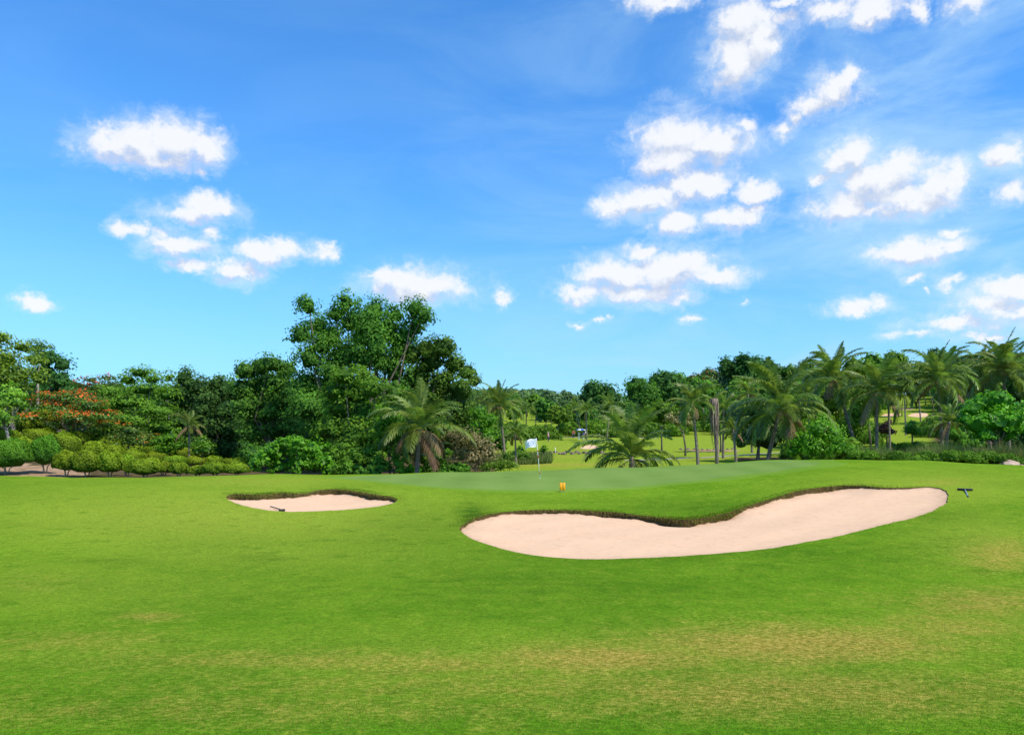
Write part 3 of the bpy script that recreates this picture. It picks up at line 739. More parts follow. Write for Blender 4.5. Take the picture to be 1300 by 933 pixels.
ORD = ['leftmost', 'second', 'third', 'fourth', 'fifth', 'sixth', 'seventh', 'eighth', 'ninth', 'tenth', 'eleventh', 'twelfth', 'thirteenth', 'fourteenth', 'fifteenth', 'sixteenth']
rowsT = {
 'front row at the lawn edge': [(8,581,62,32,1),(57,578,38,40,1),(84,588,28,20,0),(110,592,42,24,0),(139,590,36,26,0),(161,590,20,16,0),(184,594,42,18,0),(207,593,24,12,0),(226,597,24,12,0),(250,597,24,9,0),(272,597,34,12,0),(300,597,34,11,0)],
 'second row from the lawn': [(30,569,34,18,0),(82,568,42,26,0),(118,575,36,20,0),(142,578,34,16,0),(168,582,34,14,0),(196,582,34,13,0),(222,586,34,10,0),(246,587,32,10,0),(272,586,30,9,0),(298,588,34,10,0),(322,587,24,9,0)],
 'third row from the lawn': [(6,560,40,16,0),(50,558,42,14,0),(98,562,36,14,0),(132,567,40,14,0),(165,573,42,11,0),(200,575,34,9,0),(236,578,34,9,0),(268,579,36,8,0),(300,579,34,8,0)],
 'topmost row on the bank': [(4,547,34,13,0),(36,545,32,14,0),(60,540,40,26,0),(92,554,36,10,0),(132,558,30,9,0),(172,565,48,10,0)]}
for rn, lst in rowsT.items():
    for i, (px, py, w, h, dk) in enumerate(lst):
        lab = ('leftmost clipped dome shrub in the ' if i == 0 else ORD[i]+' clipped dome shrub from the left in the ') + rn
        if rn.startswith('front') and i == 1: lab = 'tall egg-shaped dark green clipped shrub, second in the front row at the lawn'
        if rn.startswith('front') and i == 0: lab = 'wide dark green clipped shrub, leftmost in the front row at the lawn'
        if rn.startswith('top') and i == 2: lab = 'large round clipped shrub standing highest below the orange flame tree'
        topiary(i, px, py, w, h, lab, 'topiary_dark' if dk else 'topiary')

# ---- palms
def frond_mesh(e0, droop, L, nl=46, lw=.085, ll=1.0, dead=False, tw=0.0):
    """one frond, growing from the origin towards +X; e0 = start elevation"""
    m = 26; t = np.linspace(0, 1, m); ang = e0 - droop*t**1.4
    ds = L/(m-1); xs = np.concatenate([[0], np.cumsum(np.cos(ang[:-1])*ds)]); zs = np.concatenate([[0], np.cumsum(np.sin(ang[:-1])*ds)])
    V = []; Fc = []; T = []
    # rachis as a thin three-sided strip
    for i in range(m):
        r = .045*(1-t[i])+.008; n = np.array([-math.sin(ang[i]), 0, math.cos(ang[i])])
        p = np.array([xs[i], 0, zs[i]])
        V += [p+[0, r, 0], p-[0, r, 0], p-n*r*1.2]; T += [.95]*3
    for i in range(m-1):
        a = 3*i
        for k in range(3):
            b, c = a+k, a+(k+1) % 3
            Fc += [(b, c, c+3), (b, c+3, b+3)]
    for s in (-1, 1):
        for k in range(nl):
            f = .13 + .86*(k+.5*(s > 0))/nl; j = min(f*(m-1), m-1.001); i = int(j); q = j-i
            p = np.array([xs[i]*(1-q)+xs[i+1]*q, 0, zs[i]*(1-q)+zs[i+1]*q]); an = ang[i]
            tang = np.array([math.cos(an), 0, math.sin(an)]); n = np.array([-math.sin(an), 0, math.cos(an)])
            l = ll*(math.sin(math.pi*(f*.9+.08))**.6)*rng.uniform(.85, 1.1)
            d = tang*(.55+.5*f) + np.array([0, s*1.0, 0]) + n*rng.uniform(-.1, .35)*(1 if not dead else -1)
            d /= np.linalg.norm(d); w = np.cross(d, n); w /= np.linalg.norm(w)+1e-9
            w = w*math.cos(.6*s)+n*math.sin(.6*s)
            sag = rng.uniform(.35, .75) if not dead else 1.4
            p1 = p + d*l*.5 - np.array([0, 0, sag*l*.16]); p2 = p + d*l*.88 - np.array([0, 0, sag*l*.62])
            b = len(V); hw = lw/2
            V += [p-w*hw*.7, p+w*hw*.7, p1-w*hw, p1+w*hw, p2]
            tn = np.clip(.45+rng.normal(0, .18)+.15*math.sin(f*5), 0, 1); T += [tn, tn, tn, tn, min(1, tn+.15)]
            Fc += [(b, b+1, b+3), (b, b+3, b+2), (b+2, b+3, b+4)]
    return mesh_np('frond', np.array(V), np.array(Fc), 3, {'tone': np.array(T)})
FR = {}
def frond(e0, droop, size):
    k = (round(e0, 1), round(droop, 1))
    if k not in FR: FR[k] = frond_mesh(k[0], k[1], 4.3)
    return FR[k]
def palm(px, Y, crown_px, crown_py, span, label, n=22, base=None, parts=True, dry=3, sink=0, upright=0.0, tr=.15, group=None, ground=None, nuts=True):
    """trunk from the ground to the crown point, fronds of length span (photo pixels)"""
    b = at(px, Y); s = Y/F
    top = Vector(((crown_px-CX)*s - b.x, rng.uniform(-.3, .3), (HY-crown_py)*s - b.z)); k = span*s/3.75
    root = empty('coconut_palm', b); tag(root, label, 'palm', group)
    mb = MB(); H = max(top.z, .3)
    pp = [(0, 0, -.3), (top.x*.25, top.y*.2, H*.3), (top.x*.62, top.y*.6, H*.68), (top.x, top.y, H)]
    P = []; rr = []
    for i in range(19):
        t = i/18; j = min(int(t*3), 2); q = t*3-j; a = Vector(pp[j]); c = Vector(pp[j+1]); P.append(a.lerp(c, q)); rr.append(tr*(1.5-.3*min(1, t*6)-.4*t)*(1+.05*(i % 2)))
    mb.tube(P, rr, 9); mb.build('trunk', M['palmbark'], root)
    made = []
    n = int(n*1.45); span = span*1.08
    for i in range(n):
        f = (i+.5)/n                       # 0 young, 1 old
        e0 = min(1.5, 1.5 - 1.75*f**1.05 + rng.normal(0, .13) + upright*(1-f))
        dr = 1.15 + .75*f + rng.uniform(-.35, .45)
        if f < .12: dr = .5
        az = i*2.39996 + rng.uniform(-.55, .55)
        isdry = i >= n-dry
        o = bpy.data.objects.new('frond', frond(e0, dr, 1)); COL.objects.link(o); o.parent = root
        if len(o.data.materials) == 0: o.data.materials.append(M['palm'])
        o.location = top + Vector((0, 0, (.25-f*.4)*k)); o.rotation_euler = (rng.normal(0, .12), 0, az); sc_ = k*rng.uniform(.75, 1.15)*(.8 if f < .12 else 1)
        o.scale = (sc_, sc_, sc_)
        if isdry and rng.random() < .8:
            o.data = dryfrond(0 if rng.random() < .5 else 1); o['label'] = 'dry yellow-brown old frond'; o.rotation_euler = (0, 0, az)
    if nuts:
        for i in range(5):
            mb = MB(); a = i*1.3; c = top + Vector((math.cos(a)*.28*k, math.sin(a)*.28*k, -.35*k)); 
            mb.tube([c+Vector((0, 0, -.14)), c+Vector((0, 0, -.09)), c, c+Vector((0, 0, .09)), c+Vector((0, 0, .14))], [.03, .1, .13, .09, .02], 8)
            mb.build('coconut', M['coconut'], root)
    return root
_df = []
def dryfrond(i):
    if not _df:
        for e, d in ((-.5, .9), (-.1, 1.4)):
            me = frond_mesh(e, d, 3.6, 30, .07, .7, True); me.materials.append(M['palmdry']); _df.append(me)
        me = frond_mesh(-.3, 1.1, 4.0, 34, .055, .8); 
        for k_ in (0, 1): pass
    return _df[i]

palm(529, 60.5, 533, 543, 62, 'palm with drooping fronds, one orange-brown, behind the left end of the green', 24, dry=8, tr=.15)
palm(802, 61, 802, 580, 70, 'squat young palm with wide fronds and hardly any trunk right of the flag', 24, dry=3, upright=.45, tr=.2, nuts=False)
palm(887, 60.5, 879, 512, 36, 'slim palm with a bare leaning trunk left of the dead palm', 18, dry=3, tr=.11, nuts=False)
palm(972, 64, 992, 520, 70, 'large coconut palm with sweeping fronds right of the dead palm', 26, dry=3, tr=.16)
palm(1090, 84, 1060, 480, 46, 'coconut palm with leaning trunk, left one of the tall pair right of centre', 24, dry=3, tr=.16)
palm(1113, 80, 1112, 497, 50, 'coconut palm with straight trunk, right one of the tall pair right of centre', 24, dry=3, tr=.16)
palm(1130, 88, 1128, 492, 36, 'thin-trunked palm close behind the tall pair of palms', 18, dry=2, tr=.12, nuts=False)
palm(1197, 78, 1190, 482, 48, 'tall coconut palm between the far fairway and the round mango tree', 26, dry=3, tr=.16)
palm(1198, 74, 1204, 535, 32, 'small shaggy palm at the foot of the tall palm near the reeds', 16, dry=4, tr=.14, nuts=False)
palm(1282, 86, 1275, 470, 52, 'tall coconut palm at the right edge above the round mango tree', 26, dry=2, tr=.17)
palm(1258, 92, 1247, 476, 44, 'coconut palm half hidden behind the one at the right edge', 20, dry=2, tr=.15, nuts=False)
palm(1150, 150, 1148, 488, 24, 'small far palm at the left side of the distant right fairway', 16, dry=1, tr=.14, nuts=False)
palm(1170, 160, 1163, 480, 24, 'small far palm leaning over the distant right fairway', 16, dry=1, tr=.14, nuts=False)
palm(641, 100, 634, 515, 34, 'tall palm right beside the tall tree group', 22, dry=3, tr=.15)
palm(655, 80, 654, 551, 22, 'small palm behind the flag with a short trunk', 16, dry=2, tr=.10, nuts=False)
palm(620, 118, 618, 512, 28, 'palm half hidden between the tall trees and the tall palm', 18, dry=2, tr=.15, nuts=False)
palm(240, 84, 241, 540, 24, 'pale palm in front of the dark wood on the left', 16, dry=6, tr=.11, nuts=False)
palm(918, 92, 918, 520, 26, 'small palm just behind the dead palm', 16, dry=2, tr=.12, nuts=False)
palm(935, 76, 930, 545, 24, 'low palm between the dead palm and the large coconut palm', 14, dry=2, tr=.12, nuts=False)
palm(955, 110, 950, 500, 28, 'palm partly hidden left of the large coconut palm', 16, dry=2, tr=.13, nuts=False)
palm(1030, 96, 1024, 500, 32, 'palm partly hidden between the large coconut palm and the tall pair', 18, dry=2, tr=.14, nuts=False)
palm(1225, 96, 1222, 500, 34, 'shaded palm left above the round mango tree', 18, dry=2, tr=.14, nuts=False)
palm(1078, 100, 1085, 505, 32, 'shaded palm standing between the trunks of the tall pair', 18, dry=2, tr=.14, nuts=False)
palm(745, 150, 744, 522, 18, 'small far palm left of the round dark tree', 14, dry=1, tr=.12, nuts=False)
palm(770, 140, 775, 515, 20, 'small far palm in front of the round dark tree', 14, dry=1, tr=.12, nuts=False)
palm(738, 170, 730, 517, 17, 'far palm behind the distant green, left of the golfers umbrella', 14, dry=1, tr=.12, nuts=False)
palm(668, 165, 668, 520, 17, 'far palm left of the open far slope', 14, dry=1, tr=.12, nuts=False)

# dead palm: a trunk sheathed in hanging grey fronds
b = at(910, 60); root = empty('dead_palm', b); tag(root, 'grey dead palm trunk sheathed in hanging withered fronds', 'dead palm')
s = .060; Ht = (HY-508)*s - b.z
mb = MB(); mb.tube([(0, 0, -.3), (.02, 0, Ht*.3), (-.05, 0, Ht*.6), (-.22, 0, Ht*.95), (-.24, 0, Ht)], [.16, .15, .16, .17, .10], 9); mb.build('trunk', M['deadbark'], root)
for i in range(16):
    a = i*2.4; f = rng.random(); r0 = .20; L0 = rng.uniform(.45, .8)*Ht*(.9 if i % 3 else .6)
    p0 = Vector((-.24+math.cos(a)*.06, math.sin(a)*.06, Ht-.02)); 
    pth = [p0, p0+Vector((math.cos(a)*.20, math.sin(a)*.20, .12)), p0+Vector((math.cos(a)*.27, math.sin(a)*.27, -.3)), p0+Vector((math.cos(a)*.25+.05, math.sin(a)*.25, -L0*.5)), p0+Vector((math.cos(a)*.17+.15, math.sin(a)*.17, -L0))]
    mb = MB(); mb.tube(pth, [.06, .06, .05, .035, .01], 5)
    for k in range(26):
        t = .25+.75*k/26; j = min(int(t*4), 3); q = t*4-j; p = Vector(pth[j]).lerp(Vector(pth[j+1]), q)
        w = Vector((-math.sin(a), math.cos(a), 0))*.02; o_ = Vector((rng.normal(0, .09), rng.normal(0, .09), -rng.uniform(.35, .7)))
        mb.add([p-w, p+w, p+o_], [(0, 1, 2)])
    mb.build('withered_frond', M['deadbark'], root)
for i, az in enumerate((.6, 2.4, 3.6)):
    o = bpy.data.objects.new('frond', frond(.9-.2*i, 1.2, 1)); COL.objects.link(o); o.parent = root; o.location = (-.24, 0, Ht); o.rotation_euler = (0, 0, az); o.scale = (.42,)*3
    o['label'] = 'last green frond left on top'
    if len(o.data.materials) == 0: o.data.materials.append(M['palm'])

# ---- right side shrubs and trees near the green
tree('leafy_shrub', 'bright green feathery shrub between the large coconut palm and the reeds', 'shrub', 1040, 61,
 [(1018,560,14),(1035,545,14),(1055,552,15),(1030,568,16),(1062,568,14),(1045,535,10),(1010,573,10),(1076,572,9),(1048,575,14)], 'bright', .13, .07, dens=.75, core=.55, clump=.3)
tree('broadleaf_tree', 'dark shaded tree behind the large coconut palm', 'tree', 962, 84,
 [(945,530,16),(965,520,18),(985,530,18),(950,550,17),(975,552,20),(995,550,14),(940,560,9)], 'deep', .19, .2, core=.75)
tree('mango_tree', 'round glossy green mango tree at the right edge behind the reeds', 'tree', 1265, 62,
 [(1240,520,14),(1258,512,14),(1278,513,14),(1294,522,13),(1236,538,14),(1256,534,16),(1277,536,16),(1298,540,13),(1228,530,8),(1246,550,11),(1284,550,11),(1268,507,10)], 'bright', .15, .16, dens=1.2, core=.75, clump=.22, up=.5)
for px, Y, L, m, lab, lf in (
 (1085,92,lump(1080,535,26,26,7),'mid','green bush behind the trunks of the tall palm pair',.18),
 (1050,88,lump(1052,515,26,24,7),'yellow','yellow-green tree left of the tall palm pair',.18),
 (1158,100,[(1155,545,7,8),(1163,548,6,6),(1158,538,5,5)],'bright','small round bush alone in front of the distant right fairway',.14),
 (1126,94,[(1122,545,7,7),(1130,548,6,6),(1126,538,5,5)],'purple','dark purple-leaved bush between the palm trunks',.14),
 (1235,84,lump(1228,555,28,18,7),'mid','bush left beneath the round mango tree',.17),
 (1300,90,lump(1300,560,28,22,7),'deep','dark bush at the right edge below the mango tree',.18),
 (1215,90,lump(1212,525,20,24,6),'dark','dark tree behind the small shaggy palm',.18),
 (1105,98,lump(1100,512,18,22,6),'dark','dark tree filling the gap behind the tall palm pair',.2),
 (1240,105,lump(1238,510,34,40,9),'deep','dark tree behind the mango tree and the right palms',.22),
 (1300,110,lump(1302,500,34,44,9),'dark','dark tree at the right edge behind the tall palm',.22),
 (870,100,lump(866,532,22,14,5),'rust','bare brownish bush left of the slim palm crown',.18),
 (840,110,lump(838,525,22,18,6),'mid','bush behind the squat young palm',.2),
 (1005,100,lump(1010,520,24,26,7),'mid','green tree between the large palm and the tall pair',.2),
 (915,112,lump(915,530,20,14,5),'dark','dark bush behind the dead palm',.2),
 (600,105,lump(600,550,22,24,6),'dark','dark bush behind the pinkish dried bush',.2),
 (638,108,lump(634,560,14,16,5),'dark','dark bush at the foot of the tall palm beside the tree group',.2),
 (661,86,[(655,578,9,6),(645,580,9,6),(666,580,7,5)],'mid','low bush under the small palm behind the flag',.15),
 (661,94,[(661,572,5,6)],'mid','tiny round bush alone on the slope behind the flag',.14),
 (690,92,[(691,570,3.5,4.5),(688,572,3,3)],'mid','tiny upright bush right of the flag',.13),
 ): tree('broadleaf_tree' if 'tree' in lab.split(' beh')[0] else 'leafy_bush', lab, 'tree' if 'tree' in lab.split(' beh')[0] else 'bush', px, Y, L, m, lf, .12, dens=.8, core=.65)

# ---- the middle distance and the ridge: crown, trunk; each its own mesh
far = [
 # px, Y, cx, cy, rx, ry, mat, label
 (693,165,693,520,13,16,'dark','tree with a bare dark trunk standing alone on the far slope, left one of two'),
 (708,160,709,527,17,13,'mid','wide flat-topped tree right of the bare-trunked one on the far slope'),
 (728,185,728,525,12,14,'dark','far tree right of the flat-topped one'),
 (745,180,747,530,14,14,'dark','low dark tree left below the round dark tree'),
 (758,190,760,505,28,22,'deep','large round dark tree in the centre of the far tree line'),
 (790,190,785,525,22,18,'dark','dark tree below right of the large round one'),
 (680,215,680,515,14,16,'mid','far tree line tree just left of the bare-trunked tree'),
 (655,190,655,518,14,18,'mid','far tree right of the tall palm beside the group'),
 (668,240,668,506,14,12,'hazeleaf','far tree with yellowish top near the distant hill'),
 (700,240,700,507,14,11,'hazeleaf','far tree rising behind the bare-trunked tree'),
 (722,250,722,507,14,10,'hazeleaf','far tree left behind the large round dark tree'),
 (815,205,815,500,24,22,'dark','rounded tree behind the squat young palm'),
 (840,215,842,492,24,22,'deep','dark rounded tree top above the slim palm, left of the blossoms'),
 (862,225,865,490,22,18,'dark','tree top left below the red blossoms on the ridge'),
 (885,215,888,500,22,22,'mid','mid green tree behind the slim palm'),
 (905,240,905,485,20,18,'hazeleaf','pale green tree on the ridge above the dead palm'),
 (915,215,915,510,24,20,'dark','tree directly behind the top of the dead palm'),
 (930,240,932,475,24,20,'deep','tree on the ridge left of the highest crowns'),
 (952,235,952,468,22,18,'deep','highest dark crown of the ridge left of the large palm'),
 (980,240,980,475,22,18,'deep','dark crown on the ridge right above the large palm'),
 (1005,235,1005,480,22,18,'dark','crown on the ridge just right of the large palm fronds'),
 (945,200,945,500,26,22,'mid','green tree lower on the ridge left of the large palm'),
 (975,195,975,505,26,20,'dark','dark tree lower on the ridge behind the large palm'),
 (1030,225,1030,478,20,20,'dark','crown on the ridge left of the tall palm pair'),
 (1015,190,1015,500,22,20,'mid','green tree below the ridge left of the tall pair'),
 (1055,200,1055,495,24,30,'dark','tree on the ridge behind the left palm of the tall pair'),
 (1085,200,1088,480,22,28,'mid','tree on the ridge behind the right palm of the tall pair'),
 (1110,215,1115,470,20,22,'mid','light green tree top between the palms of the tall pair'),
 (1128,240,1136,462,16,16,'mid','light green tree top above the thin-trunked palm'),
 (1145,255,1150,480,18,18,'dark','dark tree above the distant right fairway'),
 (1185,250,1172,475,16,16,'dark','tree top left behind the tall palm by the fairway'),
 (1200,205,1205,490,22,30,'dark','tree behind the tall palm by the fairway'),
 (1225,210,1222,475,20,22,'mid','light tree between the tall palm and the right palms'),
 (1250,210,1245,478,26,30,'dark','tree behind the half hidden palm at the right'),
 (1205,300,1192,455,16,12,'hazeleaf','farthest pale tree top above the right fairway'),
 (1285,200,1290,475,28,36,'dark','tree behind the palm at the right edge'),
 (1320,180,1325,490,28,40,'deep','dark tree just at the right border of the picture'),
 (1140,330,1140,490,14,10,'hazeleaf','small pale tree at the top end of the right fairway'),
 (1175,330,1170,492,14,10,'hazeleaf','small pale tree at the right top end of the right fairway'),
]
for (px, Y, cx, cy, rx, ry, m, lab) in far:
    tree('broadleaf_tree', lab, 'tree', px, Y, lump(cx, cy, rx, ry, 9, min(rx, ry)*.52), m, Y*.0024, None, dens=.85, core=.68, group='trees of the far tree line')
tree('flame_tree', 'distant flame tree with red blossom on the ridge above the slim palm', 'tree', 893, 222, [(888,478,9,5),(900,474,9,6),(878,482,8,5),(893,484,11,6)], 'flamered', .45, .25, dens=.7, core=.4, flower=.2, flat=.6)
# hillside woods that read as one mass
def canopy(name, label, boxes, mat, leaf):
    CC = []; NN = []; TT = []; SS = []
    for (px0, px1, Y0, Y1, n, r, h) in boxes:
        for _ in range(n):
            Y = rng.uniform(Y0, Y1); px = rng.uniform(px0, px1); b = at(px, Y); rr = r*rng.uniform(.7, 1.3); hh = h*rng.uniform(.7, 1.15)
            m = int(90*rr*rr/(leaf*leaf)*.10)+40; d = unit(m); d[:, 2] = np.abs(d[:, 2])*1.0-.25
            j = 1+.22*np.sin(d[:, 0]*6+px)*np.sin(d[:, 1]*5+Y)
            CC.append(np.array([b.x, b.y, b.z+hh-rr*.6]) + d*rr*j[:, None]*np.array([1, 1, .8])*rng.uniform(.85, 1.05, (m, 1)))
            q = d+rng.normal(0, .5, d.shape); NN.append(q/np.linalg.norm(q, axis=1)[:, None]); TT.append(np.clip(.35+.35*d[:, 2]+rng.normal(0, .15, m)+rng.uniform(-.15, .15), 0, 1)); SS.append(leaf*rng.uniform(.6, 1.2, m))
    V = quads(np.concatenate(CC), np.concatenate(NN), np.concatenate(SS), .7); q = np.arange(len(V)).reshape(-1, 4)
    o = link(name, mesh_np(name, V, np.concatenate([q[:, [0, 1, 2]], q[:, [0, 2, 3]]]), 3, {'tone': np.repeat(np.concatenate(TT), 4)}), M[mat]); tag(o, label, kind='stuff')
canopy('distant_forest', 'far-off hazy woods covering the low hill in the centre', [(560, 690, 560, 760, 420, 6, 9), (690, 860, 330, 520, 200, 6, 9), (380, 600, 330, 600, 120, 6, 10)], 'hazeleaf', 1.3)
canopy('hillside_woods', 'dense woods covering the ridge on the right', [(850, 1110, 270, 420, 260, 5.5, 10), (1190, 1420, 260, 460, 240, 5.5, 11), (1080, 1220, 400, 520, 90, 6, 9)], 'dark', .85)
canopy('reed_scrub', 'leafy scrub mixed through the tall grass along the mound on the right', [(1085, 1420, 58.6, 61.5, 110, .6, .95), (1200, 1420, 58.8, 62, 60, .6, 1.05)], 'mid', .10)
canopy('low_scrub', 'low scrub along the edge of the far fairway', [(600, 700, 150, 190, 40, 2.0, 2.5), (720, 860, 168, 200, 70, 2.4, 3.0), (860, 1000, 185, 215, 50, 2.2, 3), (1000, 1110, 112, 140, 70, 2.0, 3.0), (1185, 1400, 105, 150, 120, 2.2, 3.2), (1010, 1080, 75, 95, 30, 1.5, 2.2), (1110, 1190, 98, 103, 16, .9, .9)], 'mid', .38)

# tall grass on the right behind the green
n = 60000
px_ = rng.uniform(1072, 1420, n); Yg = rng.uniform(59.5, 66, n)
cl = .5+.5*np.sin(px_*.13)*np.sin(px_*.051+Yg*.6+1)
cl = cl*.6+.4*(.5+.5*np.sin(px_*.37+Yg)); hh = (.55+1.15*cl)*rng.uniform(.5, 1.2, n)*np.clip((px_-1070)/25, .3, 1)*(1+.25*((px_ > 1180)))
xg = (px_-CX)/F*Yg
P = np.stack([xg, Yg, hz(xg, Yg)-.05], 1)
tn = np.clip(.35+.4*np.sin(px_*.09+2)+rng.normal(0, .2, n), 0, 1); tn = np.where(rng.random(n) < .10+.10*np.sin(px_*.05), 2.0, tn)
blades('tall_grass', P, hh+.35, rng.uniform(.04, .085, n), np.stack([.35*np.sin(px_*.21)+rng.normal(0, .1, n), np.zeros(n), np.zeros(n)], 1), tn, M['reed'], 'tall wild grass and reeds along the back of the mound on the right', .42)
n = 7000
px_ = rng.uniform(612, 700, n); Yg = rng.uniform(84, 100, n); xg = (px_-CX)/F*Yg
P = np.stack([xg, Yg, hz(xg, Yg)-.05], 1)
blades('rough_grass', P, rng.uniform(.5, 1.1, n), rng.uniform(.06, .12, n), 0, np.clip(rng.normal(.4, .25, n), 0, 1), M['reed'], 'rough grass on the slope behind the flag', .3)

# ------------------------------------------------------------------ rocks
def rock(name, loc, d, mat, label, group, cat='rock'):
    iv, if_ = ico(); ph = rng.uniform(0, 6, 4)
    v = iv*(1+.22*np.sin(iv[:, :1]*3+ph[0])*np.sin(iv[:, 1:2]*3+ph[1])+.12*np.sin(iv[:, 2:3]*6+ph[2]+iv[:, :1]*5) + rng.normal(0, .05, (len(iv), 1)))
    v = v*np.array(d)/2
    o = link(name, mesh_np(name, v, if_, 3), M[mat]); o.location = loc; o.rotation_euler = (0, 0, rng.uniform(0, 6)); tag(o, label, cat, group); return o
for i in range(15):
    px = 690 + i*5.2 + rng.uniform(-1.5, 1.5); q = unproj(px, 577 - rng.uniform(0, 2.5), 75); w = rng.uniform(.5, 1.1)
    rock('rock', q + Vector((0, 0, .1)), (w, w*.8, w*.65), 'rock', 'brown rock in the low row edging the near side of the distant green', 'rocks edging the distant green')
for i in range(9):
    px = 866 + i*8 + rng.uniform(-2, 2); q = unproj(px, 572 - rng.uniform(0, 2), 75); w = rng.uniform(.4, .9)
    rock('rock', q + Vector((0, 0, .05)), (w, w*.8, w*.5), 'rock', 'brown rock in the low row across the fairway around the dead palm', 'rocks across the fairway near the dead palm')
q = at(1281, 58.2); rock('boulder', q + Vector((0, 0, .15)), (1.5, 1.2, .75), 'palerock', 'pale brown boulder on the mound edge at the right', None, 'boulder')
q = at(1296, 58.6); rock('boulder', q + Vector((0, 0, .0)), (.9, .8, .5), 'palerock', 'smaller pale boulder at the right border of the mound', None, 'boulder')

# ------------------------------------------------------------------ golf things
# flag on the green
b = unproj(685.5, 607, 35); Yf = b.y; s = Yf/F
root = empty('flagstick', b); tag(root, 'white flagstick with red bands and a white flag with blue emblem on the green', 'flagstick')
Hf = (607-556)*s; lx = (681-685.5)*s
segs = [(0, .10, 'white'), (.10, .17, 'red'), (.17, .50, 'white'), (.50, .57, 'red'), (.57, .66, 'white'), (.66, .70, 'red'), (.70, 1.0, 'white')]
mb = MB(); mb.tube([(0, 0, -.05), (lx*.5, 0, Hf*.5), (lx, 0, Hf)], [.017, .016, .014], 8); mb.build('pole', M['white'], root)
for a, c, m in segs:
    if m == 'red': mb = MB(); mb.tube([(lx*a, 0, Hf*a), (lx*c, 0, Hf*c)], .0195, 8); mb.build('red_band', M['red'], root)
nx, nz = 14, 10; fw, fh = 13.5*s, 11*s; V = []
for j in range(nz+1):
    for i in range(nx+1):
        u = i/nx; v = j/nz
        V.append((lx-.015-u*fw, .09*u*math.sin(u*6+v*1.5), Hf-.02-v*fh*(1-.08*u) - u*u*.16 - .02*math.sin(u*7)))
Fq = [(j*(nx+1)+i, j*(nx+1)+i+1, (j+1)*(nx+1)+i+1, (j+1)*(nx+1)+i) for j in range(nz) for i in range(nx)]
fl = link('flag', mesh_np('flag', np.array(V), np.array(Fq), 4, None, True), M['flagcloth'], root)
mb = MB(); # emblem: ring and inner leaf shape, just proud of the cloth on the side to the green
def cloth(u, v): return Vector((lx-.015-u*fw, .09*u*math.sin(u*6+v*1.5)-.006, Hf-.02-v*fh*(1-.08*u)-u*u*.16-.02*math.sin(u*7)))
for k in range(24):
    a0, a1 = 2*math.pi*k/24, 2*math.pi*(k+1)/24
    mb.add([cloth(.5+.27*math.cos(a0), .52+.33*math.sin(a0)), cloth(.5+.27*math.cos(a1), .52+.33*math.sin(a1)), cloth(.5+.19*math.cos(a1), .52+.23*math.sin(a1)), cloth(.5+.19*math.cos(a0), .52+.23*math.sin(a0))], [(0, 1, 2, 3)])
for k in range(12):
    a0, a1 = 2*math.pi*k/12, 2*math.pi*(k+1)/12
    mb.add([cloth(.5, .52), cloth(.5+.11*math.cos(a0), .52+.10*math.sin(a0)), cloth(.5+.11*math.cos(a1), .52+.10*math.sin(a1))], [(0, 1, 2)])
mb.build('emblem', M['logo'], fl)
# hole cup
mb = MB(); mb.tube([(0, 0, .001), (0, 0, .006)], .054, 20); mb.build('cup_rim', M['white'], root)

# orange marker in front of the green: two upright orange blades on short stakes
b = unproj(714, 624.5, 30); s = b.y/F
root = empty('orange_marker', b); tag(root, 'small bright orange double-panelled marker in front of the green', 'marker')
for x in (-.075, .075):
    mb = MB(); mb.box((x, 0, .27), (.135, .035, .40), bev=.008); mb.build('panel', M['orange'], root)
    mb = MB(); mb.tube([(x, 0, -.05), (x, 0, .1)], .012, 6); mb.build('stake', M['steel'], root)
mb = MB(); mb.box((0, .03, .40), (.30, .02, .03)); mb.build('crossbar', M['black'], root)

# rakes
def rake(name, p, rz, hl, hw, hm, label, tilt=0.0, pitch=0.0):
    root = empty(name, p, rz); tag(root, label, 'rake'); root.rotation_euler = (pitch, tilt, rz)
    mb = MB(); mb.box((0, 0, .06), (hw, .09, .09), bev=.015); hd = mb.build('rake_head', M['black'], root)
    for i in range(13):
        mb = MB(); mb.tube([(-hw/2+.03+i*(hw-.06)/12, 0, .04), (-hw/2+.03+i*(hw-.06)/12, -.01, -.035)], [.01, .004], 5); mb.build('tooth', M['black'], hd)
    mb = MB(); mb.tube([(0, -.02, .06), (0, -hl*.5, .06), (0, -hl, .04)], [.028, .026, .026], 8); mb.build('handle', M[hm], root)
    if hm == 'steel':
        mb = MB(); mb.tube([(0, -hl*.78, .05), (0, -hl-.01, .04)], .034, 8); mb.build('grip', M['black'], root)
q = unproj(1225, 623, 20); q2 = unproj(1229.5, 631.5, 20); dd = q2-q
rake('bunker_rake', q, math.atan2(dd.y, dd.x)+math.pi/2, dd.length, .60, 'steel', 'black-headed bunker rake with pale handle lying on the grass right of the bunker', pitch=math.atan2(-dd.z, math.hypot(dd.x, dd.y))+.03)
q = unproj(345, 643, 20)
def sandz(key, p):
    A_, z_ = SAND[key]; return float(z_[np.argmin((A_[:, 0]-p.x)**2 + (A_[:, 1]-p.y)**2)])
a = unproj(345, 642.5, 20); c = unproj(356.5, 648.0, 20); c = c + Vector((0, .16, 0)); c.z = sandz('small', c) + .0; a.z = sandz('small', a) + .04
d = a-c; d = d*1.15
rake('bunker_rake', c, math.atan2(d.y, d.x)+math.pi/2, d.length, .26, 'black', 'dark rake lying in the smaller bunker', pitch=math.atan2(-d.z, math.hypot(d.x, d.y)))
